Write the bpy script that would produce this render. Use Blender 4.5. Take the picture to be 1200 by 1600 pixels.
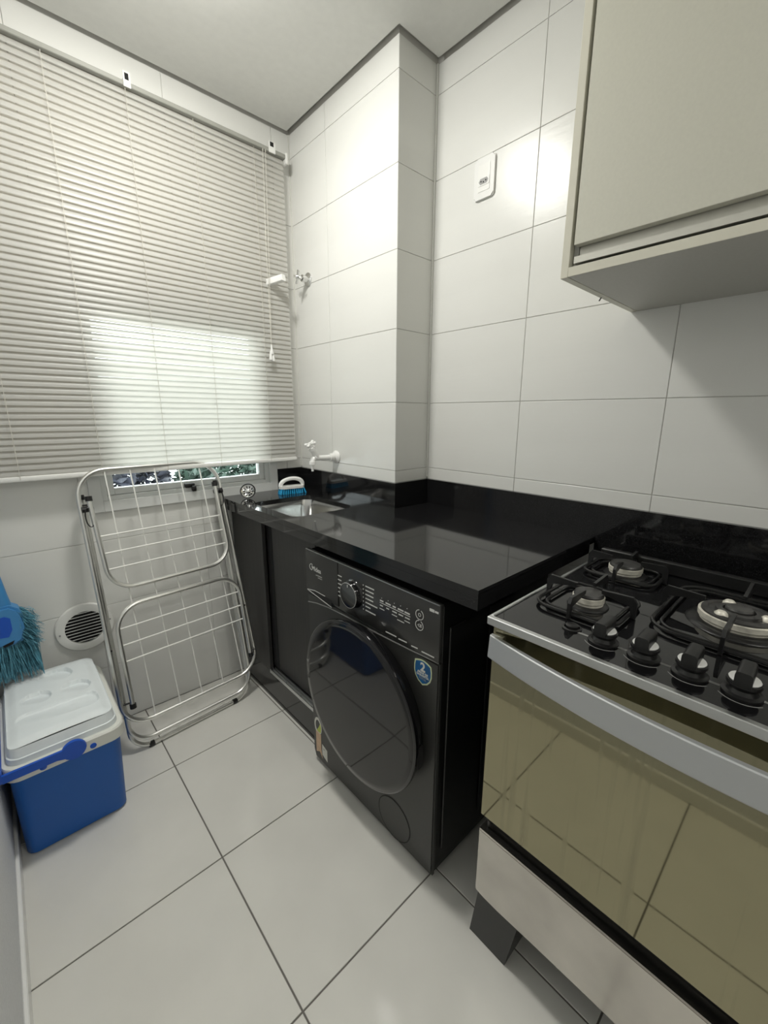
import bpy, bmesh, math, random
from mathutils import Vector, Matrix

S = bpy.context.scene
for o in list(bpy.data.objects):
    bpy.data.objects.remove(o)
COL = S.collection
PI = math.pi

# ------------------------------------------------------------------ camera
CAM_LOC = Vector((-1.3622, -1.9168, 1.2925))
yaw, pitch, roll, F_PX = -0.7424, -0.2290, 0.0036, 652.84
cd = bpy.data.cameras.new('camera')
cam = bpy.data.objects.new('camera', cd)
COL.objects.link(cam)
fwd = Vector((-math.sin(yaw) * math.cos(pitch), math.cos(yaw) * math.cos(pitch), math.sin(pitch)))
rgt = Vector((math.cos(yaw), math.sin(yaw), 0))
upv = rgt.cross(fwd)
r2 = rgt * math.cos(roll) + upv * math.sin(roll)
u2 = upv * math.cos(roll) - rgt * math.sin(roll)
cam.matrix_world = Matrix(((r2.x, u2.x, -fwd.x, CAM_LOC.x), (r2.y, u2.y, -fwd.y, CAM_LOC.y),
                           (r2.z, u2.z, -fwd.z, CAM_LOC.z), (0, 0, 0, 1)))
cd.sensor_fit = 'HORIZONTAL'
cd.sensor_width = 36
cd.lens = F_PX / 1200 * 36
cd.clip_start = 0.01
S.camera = cam

# ------------------------------------------------------------------ world, light level, exposure
LAMP_EMIT = 138.0
FILL_LAMP_EMIT = 50.0
w = bpy.data.worlds.new('sky')
S.world = w
w.use_nodes = True
bg = w.node_tree.nodes['Background']
bg.inputs[0].default_value = (0.97, 0.98, 1.0, 1)
bg.inputs[1].default_value = 6.5
S.view_settings.view_transform = 'Standard'
S.view_settings.look = 'None'
S.view_settings.exposure = 0.0
S.view_settings.gamma = 1.0
S.view_settings.use_curve_mapping = False


# ------------------------------------------------------------------ materials
def mat(name, col, rough=0.5, metal=0.0, spec=0.5, coat=0.0, noise=None, bump=None, emit=None, scale=(1, 1, 1)):
    """noise = (scale, amount) brightness grain; bump = (scale, strength)."""
    m = bpy.data.materials.new(name)
    m.use_nodes = True
    nt = m.node_tree
    b = nt.nodes['Principled BSDF']
    b.inputs['Base Color'].default_value = (*col, 1)
    b.inputs['Roughness'].default_value = rough
    b.inputs['Metallic'].default_value = metal
    b.inputs['Specular IOR Level'].default_value = spec
    b.inputs['Coat Weight'].default_value = coat
    b.inputs['Coat Roughness'].default_value = 0.05
    if emit:
        b.inputs['Emission Color'].default_value = (*emit[0], 1)
        b.inputs['Emission Strength'].default_value = emit[1]
    if noise or bump:
        tc = nt.nodes.new('ShaderNodeTexCoord')
        mp = nt.nodes.new('ShaderNodeMapping')
        mp.inputs['Scale'].default_value = scale
        nt.links.new(tc.outputs['Object'], mp.inputs[0])
    if noise:
        n = nt.nodes.new('ShaderNodeTexNoise')
        n.inputs['Scale'].default_value = noise[0]
        n.inputs['Detail'].default_value = 4
        nt.links.new(mp.outputs[0], n.inputs['Vector'])
        r = nt.nodes.new('ShaderNodeMapRange')
        r.inputs['From Min'].default_value = 0.3
        r.inputs['From Max'].default_value = 0.7
        r.inputs['To Min'].default_value = 1 - noise[1]
        r.inputs['To Max'].default_value = 1 + noise[1]
        nt.links.new(n.outputs['Fac'], r.inputs['Value'])
        mx = nt.nodes.new('ShaderNodeMix')
        mx.data_type = 'RGBA'
        mx.blend_type = 'MULTIPLY'
        mx.inputs[0].default_value = 1
        mx.inputs[6].default_value = (*col, 1)
        nt.links.new(r.outputs[0], mx.inputs[7])
        nt.links.new(mx.outputs[2], b.inputs['Base Color'])
    if bump:
        n = nt.nodes.new('ShaderNodeTexNoise')
        n.inputs['Scale'].default_value = bump[0]
        n.inputs['Detail'].default_value = 3
        nt.links.new(mp.outputs[0], n.inputs['Vector'])
        bp = nt.nodes.new('ShaderNodeBump')
        bp.inputs['Strength'].default_value = bump[1]
        bp.inputs['Distance'].default_value = 0.002
        nt.links.new(n.outputs['Fac'], bp.inputs['Height'])
        nt.links.new(bp.outputs[0], b.inputs['Normal'])
    return m


M = {}
M['tile'] = mat('wall_tile_glaze', (0.74, 0.74, 0.71), 0.28, spec=0.5, noise=(2.0, 0.02), bump=(30, 0.12), scale=(0.25, 0.25, 3))
M['grout'] = mat('wall_grout', (0.58, 0.57, 0.54), 0.7)
M['floor'] = mat('floor_porcelain', (0.72, 0.71, 0.665), 0.13, spec=0.5, noise=(5, 0.035), bump=(9, 0.05))
M['floor_grout'] = mat('floor_grout', (0.17, 0.16, 0.145), 0.85)
M['ceiling'] = mat('ceiling_plaster', (0.72, 0.72, 0.69), 0.9, noise=(40, 0.02))
M['groove'] = mat('ceiling_groove_metal', (0.42, 0.42, 0.39), 0.6)
M['bead'] = mat('corner_bead', (0.62, 0.62, 0.58), 0.35)
M['granite'] = mat('black_granite', (0.010, 0.010, 0.0105), 0.07, spec=0.55, noise=(420, 0.9))
M['cab_dark'] = mat('charcoal_laminate', (0.035, 0.034, 0.033), 0.45, noise=(90, 0.15), scale=(1, 1, .05))
M['void'] = mat('shadow_black', (0.006, 0.006, 0.006), 0.7)
M['alu'] = mat('brushed_aluminium', (0.62, 0.63, 0.63), 0.32, metal=1)
M['alu_satin'] = mat('satin_aluminium', (0.56, 0.575, 0.585), 0.42, metal=0.7)
M['steel'] = mat('stainless_steel', (0.62, 0.60, 0.57), 0.22, metal=1, noise=(6, 0.10), scale=(1, 1, .3))
M['drawer'] = mat('stained_stainless', (0.60, 0.575, 0.54), 0.20, metal=1, noise=(7, 0.12), bump=(14, 0.06))
M['chrome'] = mat('chrome', (0.75, 0.75, 0.74), 0.07, metal=1)
M['sinksteel'] = mat('sink_steel', (0.62, 0.62, 0.61), 0.16, metal=1)
M['tube'] = mat('aluminium_tube', (0.78, 0.78, 0.75), 0.34, metal=1)
M['wire'] = mat('white_wire', (0.84, 0.84, 0.80), 0.3)
M['blackplastic'] = mat('black_plastic', (0.010, 0.010, 0.010), 0.35)
M['wm'] = mat('graphite_metal', (0.052, 0.052, 0.049), 0.36, metal=0.25, noise=(300, 0.06))
M['wm_panel'] = mat('graphite_gloss', (0.038, 0.038, 0.0365), 0.18)
M['wm_side'] = mat('black_sheet', (0.007, 0.007, 0.007), 0.4)
M['wm_glass'] = mat('dark_door_glass', (0.012, 0.012, 0.0125), 0.05, spec=0.55)
M['wm_ring'] = mat('gloss_black_ring', (0.006, 0.006, 0.007), 0.10, coat=0.4)
M['print'] = mat('silver_print', (0.60, 0.60, 0.58), 0.4)
M['print_dim'] = mat('grey_print', (0.30, 0.30, 0.29), 0.4)
M['white_plastic'] = mat('white_plastic', (0.80, 0.80, 0.77), 0.3)
M['white_gloss'] = mat('white_gloss', (0.83, 0.83, 0.81), 0.22)
M['frame'] = mat('window_pvc', (0.66, 0.67, 0.655), 0.35)
M['profile'] = mat('champagne_aluminium', (0.60, 0.59, 0.53), 0.4, metal=0.6)
M['paint'] = mat('painted_wall', (0.74, 0.75, 0.76), 0.7, bump=(300, 0.4), noise=(200, 0.05))
M['rail'] = mat('headrail_grey', (0.30, 0.30, 0.27), 0.4)
M['cab_white'] = mat('cream_laminate', (0.60, 0.59, 0.505), 0.35, noise=(160, 0.02))
M['cab_edge'] = mat('cream_edge_band', (0.66, 0.64, 0.54), 0.35)
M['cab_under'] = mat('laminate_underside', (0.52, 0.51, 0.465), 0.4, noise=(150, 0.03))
M['hobglass'] = mat('black_hob_glass', (0.006, 0.006, 0.0065), 0.03, spec=0.6)
M['iron'] = mat('black_enamel', (0.012, 0.012, 0.012), 0.32)
M['burner'] = mat('burner_aluminium', (0.74, 0.71, 0.62), 0.45, metal=0.25, noise=(60, 0.2))
M['burner_cap'] = mat('burner_cap_enamel', (0.045, 0.044, 0.042), 0.35, noise=(50, 0.5))
M['blue'] = mat('blue_plastic', (0.002, 0.105, 0.43), 0.38, bump=(900, 0.3))
M['blue_gloss'] = mat('blue_handle', (0.004, 0.085, 0.52), 0.28)
M['cool_white'] = mat('cooler_white', (0.78, 0.835, 0.85), 0.42, noise=(12, 0.03))
M['cool_rim'] = mat('cooler_rim_white', (0.74, 0.75, 0.70), 0.35)
M['broom'] = mat('broom_blue', (0.055, 0.25, 0.54), 0.4)
M['bristle'] = mat('broom_bristle', (0.09, 0.28, 0.37), 0.6, noise=(60, 0.4))
M['brush_b'] = mat('brush_bristle', (0.0, 0.29, 0.56), 0.5, noise=(200, 0.3))
M['cord'] = mat('blind_cord', (0.60, 0.58, 0.52), 0.8)
M['hole'] = mat('dark_hole', (0.01, 0.01, 0.01), 0.9)
M['leaf'] = mat('leaf_green', (0.05, 0.085, 0.065), 0.5, noise=(3, 0.5))
M['leaf2'] = mat('leaf_dark', (0.022, 0.024, 0.036), 0.5, noise=(3, 0.5))  # dark purple-blue leaves of the left shrub
M['bark'] = mat('bark', (0.06, 0.045, 0.035), 0.9)
M['lawn'] = mat('outside_ground', (0.10, 0.12, 0.07), 0.95, noise=(3, 0.3))
M['lamp'] = mat('lamp_diffuser', (0.9, 0.9, 0.88), 0.5, emit=((1.0, 0.985, 0.93), LAMP_EMIT))
M['lamp_fill'] = mat('fill_lamp_diffuser', (0.9, 0.9, 0.88), 0.5, emit=((1.0, 0.98, 0.92), FILL_LAMP_EMIT))
M['sticker_blue'] = mat('sticker_blue', (0.008, 0.11, 0.30), 0.35, noise=(40, 0.25))
M['sticker_rim'] = mat('sticker_rim', (0.62, 0.68, 0.42), 0.35)
M['sticker_white'] = mat('sticker_white', (0.70, 0.70, 0.64), 0.5)
M['sticker_peach'] = mat('sticker_peach', (0.62, 0.43, 0.28), 0.5, noise=(60, 0.1))
M['sticker_green'] = mat('sticker_green', (0.50, 0.58, 0.10), 0.5)

# translucent blind slats
m = bpy.data.materials.new('blind_slat')
m.use_nodes = True
nt = m.node_tree
b = nt.nodes['Principled BSDF']
b.inputs['Base Color'].default_value = (0.50, 0.505, 0.49, 1)
b.inputs['Roughness'].default_value = 0.38
tr = nt.nodes.new('ShaderNodeBsdfTranslucent')
tr.inputs[0].default_value = (1.0, 0.95, 0.86, 1)
mx = nt.nodes.new('ShaderNodeMixShader')
mx.inputs[0].default_value = 0.36
nt.links.new(b.outputs[0], mx.inputs[1])
nt.links.new(tr.outputs[0], mx.inputs[2])
nt.links.new(mx.outputs[0], nt.nodes['Material Output'].inputs[0])
M['slat'] = m

# window glass
m = bpy.data.materials.new('window_glass')
m.use_nodes = True
nt = m.node_tree
nt.nodes.remove(nt.nodes['Principled BSDF'])
t = nt.nodes.new('ShaderNodeBsdfTransparent')
t.inputs[0].default_value = (0.90, 0.95, 0.94, 1)
g = nt.nodes.new('ShaderNodeBsdfGlossy')
g.inputs['Roughness'].default_value = 0.02
fr = nt.nodes.new('ShaderNodeFresnel')
fr.inputs[0].default_value = 1.45
mx = nt.nodes.new('ShaderNodeMixShader')
nt.links.new(fr.outputs[0], mx.inputs[0])
nt.links.new(t.outputs[0], mx.inputs[1])
nt.links.new(g.outputs[0], mx.inputs[2])
nt.links.new(mx.outputs[0], nt.nodes['Material Output'].inputs[0])
M['glass'] = m

# bronze mirror glass of the oven door, with vertical smears of grease
m = bpy.data.materials.new('bronze_mirror_glass')
m.use_nodes = True
nt = m.node_tree
b = nt.nodes['Principled BSDF']
b.inputs['Metallic'].default_value = 1.0
b.inputs['Base Color'].default_value = (0.36, 0.335, 0.225, 1)
tc = nt.nodes.new('ShaderNodeTexCoord')
mp = nt.nodes.new('ShaderNodeMapping')
mp.inputs['Scale'].default_value = (1, 26, 1.3)
nt.links.new(tc.outputs['Object'], mp.inputs[0])
n = nt.nodes.new('ShaderNodeTexNoise')
n.inputs['Scale'].default_value = 1.6
n.inputs['Detail'].default_value = 5
nt.links.new(mp.outputs[0], n.inputs['Vector'])
mr = nt.nodes.new('ShaderNodeMapRange')
mr.inputs['From Min'].default_value = 0.52
mr.inputs['From Max'].default_value = 0.78
mr.inputs['To Min'].default_value = 0.035
mr.inputs['To Max'].default_value = 0.22
nt.links.new(n.outputs['Fac'], mr.inputs['Value'])
nt.links.new(mr.outputs[0], b.inputs['Roughness'])
df = nt.nodes.new('ShaderNodeBsdfDiffuse')
df.inputs[0].default_value = (0.30, 0.28, 0.19, 1)
mr2 = nt.nodes.new('ShaderNodeMapRange')
mr2.inputs['From Min'].default_value = 0.55
mr2.inputs['From Max'].default_value = 0.85
mr2.inputs['To Min'].default_value = 0.03
mr2.inputs['To Max'].default_value = 0.40
nt.links.new(n.outputs['Fac'], mr2.inputs['Value'])
mx = nt.nodes.new('ShaderNodeMixShader')
nt.links.new(mr2.outputs[0], mx.inputs[0])
nt.links.new(b.outputs[0], mx.inputs[1])
nt.links.new(df.outputs[0], mx.inputs[2])
nt.links.new(mx.outputs[0], nt.nodes['Material Output'].inputs[0])
M['mirror'] = m


# ------------------------------------------------------------------ helpers
def total_loc(o):
    v = Vector((0, 0, 0))
    while o is not None:
        v += o.location
        o = o.parent
    return v


def tag(o, label=None, cat=None, group=None, kind=None):
    if label:
        o['label'] = label
    if cat:
        o['category'] = cat
    if group:
        o['group'] = group
    if kind:
        o['kind'] = kind
    return o


def thing(name, label, cat, loc=(0, 0, 0), group=None, matrix=None):
    o = bpy.data.objects.new(name, None)
    COL.objects.link(o)
    if matrix is not None:
        o.matrix_world = matrix
        o['local'] = 1
    else:
        o.location = loc
    o.empty_display_size = 0.05
    return tag(o, label, cat, group)


def link(name, mesh, parent=None):
    o = bpy.data.objects.new(name, mesh)
    COL.objects.link(o)
    if parent is not None:
        o.parent = parent
    return o


class MB:
    def __init__(self):
        self.bm = bmesh.new()

    def box(self, x0, x1, y0, y1, z0, z1, bev=0.0, seg=2, rot=None):
        vs = [self.bm.verts.new((x, y, z)) for x in (x0, x1) for y in (y0, y1) for z in (z0, z1)]
        idx = [(0, 1, 3, 2), (4, 6, 7, 5), (0, 4, 5, 1), (2, 3, 7, 6), (0, 2, 6, 4), (1, 5, 7, 3)]
        fs = [self.bm.faces.new([vs[i] for i in f]) for f in idx]
        if bev > 0:
            es = list({e for f in fs for e in f.edges})
            bmesh.ops.bevel(self.bm, geom=es, offset=bev, segments=seg, affect='EDGES', profile=0.5, clamp_overlap=True)
        elif rot:
            bmesh.ops.transform(self.bm, matrix=rot, verts=vs)
        return self

    def tube(self, pts, r, seg=8, closed=False, caps=True):
        pts = [Vector(p) for p in pts]
        n = len(pts)
        rs = r if isinstance(r, (list, tuple)) else [r] * n
        rings = []
        prev = None
        for i in range(n):
            a = pts[(i - 1) % n] if (closed or i > 0) else pts[i]
            c = pts[(i + 1) % n] if (closed or i < n - 1) else pts[i]
            t = (c - a).normalized()
            if prev is None:
                h = Vector((0, 0, 1)) if abs(t.z) < 0.9 else Vector((1, 0, 0))
                nn = (h - t * h.dot(t)).normalized()
            else:
                nn = prev - t * prev.dot(t)
                nn = nn.normalized() if nn.length > 1e-6 else prev
            prev = nn
            bb = t.cross(nn)
            rings.append([self.bm.verts.new(pts[i] + (nn * math.cos(2 * PI * k / seg) + bb * math.sin(2 * PI * k / seg)) * rs[i]) for k in range(seg)])
        for i in range(n if closed else n - 1):
            A, B = rings[i], rings[(i + 1) % n]
            for k in range(seg):
                self.bm.faces.new([A[k], A[(k + 1) % seg], B[(k + 1) % seg], B[k]])
        if caps and not closed:
            self.bm.faces.new(rings[0][::-1])
            self.bm.faces.new(rings[-1])
        return self

    def lathe(self, prof, origin=(0, 0, 0), axis=(0, 0, 1), seg=28, sx=1.0):
        """prof: (radius, height) list; radius 0 closes."""
        a = Vector(axis).normalized()
        h = Vector((0, 0, 1)) if abs(a.z) < 0.9 else Vector((1, 0, 0))
        u = (h - a * h.dot(a)).normalized()
        v = a.cross(u)
        O = Vector(origin)
        rings = []
        for r, hh in prof:
            if r < 1e-7:
                rings.append([self.bm.verts.new(O + a * hh)])
            else:
                rings.append([self.bm.verts.new(O + a * hh + (u * math.cos(2 * PI * k / seg) + v * sx * math.sin(2 * PI * k / seg)) * r) for k in range(seg)])
        for A, B in zip(rings, rings[1:]):
            for k in range(seg):
                k2 = (k + 1) % seg
                if len(A) == 1 and len(B) == 1:
                    continue
                if len(A) == 1:
                    self.bm.faces.new([A[0], B[k2], B[k]])
                elif len(B) == 1:
                    self.bm.faces.new([A[k], A[k2], B[0]])
                else:
                    self.bm.faces.new([A[k], A[k2], B[k2], B[k]])
        return self

    def prism(self, poly, origin, ax, ay, depth, bev=0.0):
        """poly in 2D (a,b) mapped origin+a*ax+b*ay, extruded by vector depth."""
        O, ax, ay, d = Vector(origin), Vector(ax), Vector(ay), Vector(depth)
        A = [self.bm.verts.new(O + ax * p[0] + ay * p[1]) for p in poly]
        B = [self.bm.verts.new(O + ax * p[0] + ay * p[1] + d) for p in poly]
        n = len(poly)
        self.bm.faces.new(A)
        self.bm.faces.new(B[::-1])
        for i in range(n):
            self.bm.faces.new([A[i], B[i], B[(i + 1) % n], A[(i + 1) % n]])
        return self

    def quad(self, *p):
        self.bm.faces.new([self.bm.verts.new(q) for q in p])
        return self

    def mesh(self, name, shift=None, ang=35):
        bmesh.ops.recalc_face_normals(self.bm, faces=self.bm.faces)
        if shift is not None:
            bmesh.ops.translate(self.bm, vec=shift, verts=self.bm.verts)
        me = bpy.data.meshes.new(name)
        self.bm.to_mesh(me)
        self.bm.free()
        if ang:
            me.shade_smooth()
            me.set_sharp_from_angle(angle=math.radians(ang))
        return me

    def build(self, name, m, parent=None, ang=35, label=None):
        shift = None
        if parent is not None:
            root = parent
            while root.parent is not None:
                root = root.parent
            if not root.get('local'):
                shift = -total_loc(parent)
        me = self.mesh(name, shift, ang)
        me.materials.append(m)
        o = link(name, me, parent)
        if label:
            o['label'] = label
        return o


def struct(name, mb, m, label, cat):
    o = mb.build(name, m, None, ang=0)
    return tag(o, label, cat, kind='structure')


def copy_tree(root, loc, label=None):
    r = root.copy()
    COL.objects.link(r)
    r.location = loc
    if label:
        r['label'] = label
    for ch in list(root.children):
        c = ch.copy()
        COL.objects.link(c)
        c.parent = r
        for gch in list(ch.children):
            d = gch.copy()
            COL.objects.link(d)
            d.parent = c
    return r


def rrect(x0, x1, y0, y1, r, n=6):
    """rounded rectangle polygon, r may be 4 radii (x0y0, x1y0, x1y1, x0y1)."""
    R = r if isinstance(r, (list, tuple)) else [r] * 4
    P = []
    for (cx, cy, a0, rr) in ((x0 + R[0], y0 + R[0], PI, R[0]), (x1 - R[1], y0 + R[1], 1.5 * PI, R[1]),
                             (x1 - R[2], y1 - R[2], 0, R[2]), (x0 + R[3], y1 - R[3], 0.5 * PI, R[3])):
        if rr < 1e-6:
            P.append((cx, cy))
            continue
        for i in range(n + 1):
            a = a0 + 0.5 * PI * i / n
            P.append((cx + rr * math.cos(a), cy + rr * math.sin(a)))
    return P


def hole_plate(mb, outer, inner, z0, z1):
    """horizontal plate with a hole: outer/inner closed 2D loops."""
    bm = mb.bm
    for z in (z1, z0):
        vo = [bm.verts.new((p[0], p[1], z)) for p in outer]
        vi = [bm.verts.new((p[0], p[1], z)) for p in inner]
        es = [bm.edges.new((vo[i], vo[(i + 1) % len(vo)])) for i in range(len(vo))]
        es += [bm.edges.new((vi[i], vi[(i + 1) % len(vi)])) for i in range(len(vi))]
        bmesh.ops.triangle_fill(bm, edges=es, use_beauty=True, use_dissolve=False)
        if z == z1:
            to, ti = vo, vi
    for top, bot in ((to, vo), (ti, vi)):
        n = len(top)
        for i in range(n):
            bm.faces.new([top[i], top[(i + 1) % n], bot[(i + 1) % n], bot[i]])


def ring_frame(mb, x0, x1, z0, z1, wd, y0, y1, wb=None):
    """rectangular frame in the XZ plane made of four mitred-looking bars."""
    wb = wb or wd
    mb.box(x0, x0 + wd, y0, y1, z0, z1, 0.002, 1)
    mb.box(x1 - wd, x1, y0, y1, z0, z1, 0.002, 1)
    mb.box(x0 + wd, x1 - wd, y0, y1, z0, z0 + wb, 0.002, 1)
    mb.box(x0 + wd, x1 - wd, y0, y1, z1 - wd, z1, 0.002, 1)


_tile_cache = {}


def tile_rects(rect, hole):
    """rect minus hole -> list of rects (a0,a1,b0,b1)."""
    a0, a1, b0, b1 = rect
    if hole is None or hole[0] >= a1 or hole[1] <= a0 or hole[2] >= b1 or hole[3] <= b0:
        return [rect]
    out = []
    h0, h1, g0, g1 = hole
    if g0 > b0:
        out.append((a0, a1, b0, g0))
    if g1 < b1:
        out.append((a0, a1, g1, b1))
    m0, m1 = max(b0, g0), min(b1, g1)
    if h0 > a0:
        out.append((a0, h0, m0, m1))
    if h1 < a1:
        out.append((h1, a1, m0, m1))
    return [q for q in out if q[1] - q[0] > 0.004 and q[3] - q[2] > 0.004]


def lay_tiles(parent, A, B, origin, ax, bx, nrm, gap, th, m, hole=None, cham=0.0012, name='tile'):
    """tile objects between joint coordinates A and B on a plane; nrm points into the room."""
    O, ax, bx, nr = Vector(origin), Vector(ax), Vector(bx), Vector(nrm)
    pl = total_loc(parent)
    for i in range(len(A) - 1):
        for j in range(len(B) - 1):
            a0, a1 = sorted((A[i], A[i + 1]))
            b0, b1 = sorted((B[j], B[j + 1]))
            rects = tile_rects((a0 + gap / 2, a1 - gap / 2, b0 + gap / 2, b1 - gap / 2), hole)
            if not rects:
                continue
            ca, cb = (a0 + a1) / 2, (b0 + b1) / 2
            key = (name, m.name, tuple(ax), tuple(bx), tuple(nr), tuple(tuple(round(x - (ca if k < 2 else cb), 4) for k, x in enumerate(q)) for q in rects))
            me = _tile_cache.get(key)
            if me is None:
                bm = bmesh.new()
                for q in rects:
                    c = cham
                    lo = [(q[0], q[2]), (q[1], q[2]), (q[1], q[3]), (q[0], q[3])]
                    hi = [(q[0] + c, q[2] + c), (q[1] - c, q[2] + c), (q[1] - c, q[3] - c), (q[0] + c, q[3] - c)]
                    f = lambda p, d: bm.verts.new(ax * (p[0] - ca) + bx * (p[1] - cb) + nr * d)
                    L0 = [f(p, 0) for p in lo]
                    L1 = [f(p, th - c * 0.6) for p in lo]
                    L2 = [f(p, th) for p in hi]
                    bm.faces.new(L2)
                    for X, Y in ((L0, L1), (L1, L2)):
                        for k in range(4):
                            bm.faces.new([X[k], X[(k + 1) % 4], Y[(k + 1) % 4], Y[k]])
                bmesh.ops.recalc_face_normals(bm, faces=bm.faces)
                me = bpy.data.meshes.new(name)
                bm.to_mesh(me)
                bm.free()
                me.materials.append(m)
                _tile_cache[key] = me
            o = link(name, me, parent)
            o.location = O + ax * ca + bx * cb - pl


def text_mesh(body, size, matrix, name, m, parent, extrude=0.0003, align='LEFT', shear=0.0, bold=0.0):
    c = bpy.data.curves.new('text', 'FONT')
    c.body = body
    c.size = size
    c.extrude = extrude
    c.align_x = align
    c.shear = shear
    c.offset = bold
    o = bpy.data.objects.new('text', c)
    COL.objects.link(o)
    dg = bpy.context.evaluated_depsgraph_get()
    dg.update()
    me = bpy.data.meshes.new_from_object(o.evaluated_get(dg))
    bpy.data.objects.remove(o)
    me.transform(matrix)
    me.materials.clear()
    me.materials.append(m)
    root = parent
    while root.parent is not None:
        root = root.parent
    if not root.get('local'):
        me.transform(Matrix.Translation(-total_loc(parent)))
    me.name = name
    return link(name, me, parent)


def face_mat(x, y, z):
    """matrix that lays 2D text on a face looking towards -X (reading along -Y)."""
    return Matrix(((0, 0, -1, x), (-1, 0, 0, y), (0, 1, 0, z), (0, 0, 0, 1)))


# ================================================================== ROOM
H = 2.507
XL = -1.503          # left wall
YB = -3.6            # wall behind the camera
XC = -0.193          # face of the pier beside the window
YC = -0.708          # near end of the pier
ROWS = [0.0] + [0.2649 + 0.2685 * k for k in range(8)] + [2.413, H]
ROWS = [0.0, 0.2649, 0.5334, 0.8019, 1.0704, 1.3389, 1.6074, 1.8759, 2.1444, 2.4129, H]
TH = 0.003
GW = 0.0018
WIN = (-1.10, -0.375, 0.95, 1.69)   # opening in the window wall

fl = struct('floor', MB().box(XL - .15, .15, YB - .1, .15, -0.10, -TH), M['floor_grout'], 'pale polished floor of large square tiles with dark grey joints', 'floor')
lay_tiles(fl, [XL, -1.051, -0.601, -0.151, 0.0], [0.0, -0.417, -0.867, -1.317, -1.767, -2.217, -2.667, -3.117, YB],
          (0, 0, -TH), (1, 0, 0), (0, 1, 0), (0, 0, 1), 0.0042, TH, M['floor'], name='floor_tile')

wb = MB()
wb.box(XL - .15, .15, TH, .15, -.1, WIN[2])
wb.box(XL - .15, .15, TH, .15, WIN[3], H + .15)
wb.box(XL - .15, WIN[0], TH, .15, WIN[2], WIN[3])
wb.box(WIN[1], .15, TH, .15, WIN[2], WIN[3])
wb = struct('wall_back', wb, M['grout'], 'window wall of pale glazed tiles behind the blind and the drying rack', 'wall')
lay_tiles(wb, [XL, -1.16, -0.72, -0.28, XC], ROWS, (0, TH, 0), (1, 0, 0), (0, 0, 1), (0, -1, 0), GW, TH, M['tile'], hole=WIN, name='wall_tile')

wr = struct('wall_right', MB().box(TH, .15, YB - .1, .15, -.1, H + .15), M['grout'], 'long right wall of pale glazed tiles above the stove', 'wall')
lay_tiles(wr, [YC, -1.1288, -1.5676, -2.0064, -2.4452, -2.884, -3.3228, YB], ROWS, (TH, 0, 0), (0, 1, 0), (0, 0, 1), (-1, 0, 0), GW, TH, M['tile'], name='wall_tile')

wc = struct('wall_pier', MB().box(XC + TH, TH, YC + TH, TH, 0, H + .15), M['grout'], 'tiled pier that juts out between the window wall and the right wall', 'wall')
lay_tiles(wc, [0.0, -0.280, YC], ROWS, (XC + TH, 0, 0), (0, 1, 0), (0, 0, 1), (-1, 0, 0), GW, TH, M['tile'], name='wall_tile')
lay_tiles(wc, [XC, 0.0], ROWS, (0, YC + TH, 0), (1, 0, 0), (0, 0, 1), (0, -1, 0), GW, TH, M['tile'], name='wall_tile')

wl = struct('wall_left', MB().box(XL - .15, XL, YB - .1, .15, -.1, H + .15), M['paint'], 'plain pale wall at the left edge beside the blue cooler', 'wall')
wf = struct('wall_front', MB().box(XL - .15, .15, YB - .15, YB, -.1, H + .15), M['tile'], 'plain pale wall behind the viewer', 'wall')
struct('baseboard_left', MB().box(XL, -1.4934, YB, -0.002, 0, 0.055, 0.002, 1), M['white_gloss'], 'low white skirting at the foot of the left wall', 'baseboard')

# ceiling with a recessed groove along the walls
GV = 0.022
ce = MB()
ce.prism([(XL + GV, YB + GV), (-GV, YB + GV), (-GV, YC - GV), (XC - GV, YC - GV), (XC - GV, -GV), (XL + GV, -GV)], (0, 0, H), (1, 0, 0), (0, 1, 0), (0, 0, 0.02))
ce = struct('ceiling', ce, M['ceiling'], 'flat white plaster ceiling', 'ceiling')
g = MB()
g.box(XL - .1, .1, YB - .1, .1, H + .021, H + .06)
struct('trim_1', g, M['groove'], 'grey recessed shadow groove running round the edge of the ceiling', 'trim')
tr_ = MB()
tr_.tube([(XC - .001, -.001, 1.03), (XC - .001, -.001, H - .001)], 0.0045, 6)
struct('trim_2', tr_, M['bead'], 'thin white bead down the corner of window wall and pier', 'trim')
tr_ = MB()
tr_.tube([(-.002, YC - .002, 1.03), (-.002, YC - .002, H - .001)], 0.005, 6)
struct('trim_3', tr_, M['bead'], 'thin white bead down the inner corner of pier and right wall', 'trim')

# dome lamp (outside the frame) and an unseen fill lamp added behind the viewer
def ceiling_lamp(x, y, r, m, label):
    t = thing('ceiling_lamp', label, 'lamp', (x, y, H))
    MB().lathe([(r + .012, 0), (r + .012, -.028), (r, -.030), (r, -.026), (r, 0)], (x, y, H), seg=40).build('lamp_rim', M['white_gloss'], t)
    MB().lathe([(0, -.027), (r, -.027), (r, -.02), (0, -.02)], (x, y, H), seg=40).build('diffuser', m, t)
    return t

lp_ = thing('ceiling_lamp', 'lit round dome lamp on the ceiling above the drying rack', 'lamp', (-0.87, -0.65, H))
MB().lathe([(.118, -.0005), (.118, -.016), (.112, -.020), (.100, -.018)], (-0.87, -0.65, H), seg=48).build('lamp_rim', M['white_gloss'], lp_)
MB().lathe([(.105, -.019), (.100, -.030), (.084, -.041), (.060, -.049), (.030, -.054), (0, -.055)], (-0.87, -0.65, H), seg=48).build('lamp_dome', M['lamp'], lp_)
ceiling_lamp(-0.75, -2.95, 0.15, M['lamp_fill'], 'unseen round fill lamp added on the ceiling behind the viewer')

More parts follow.
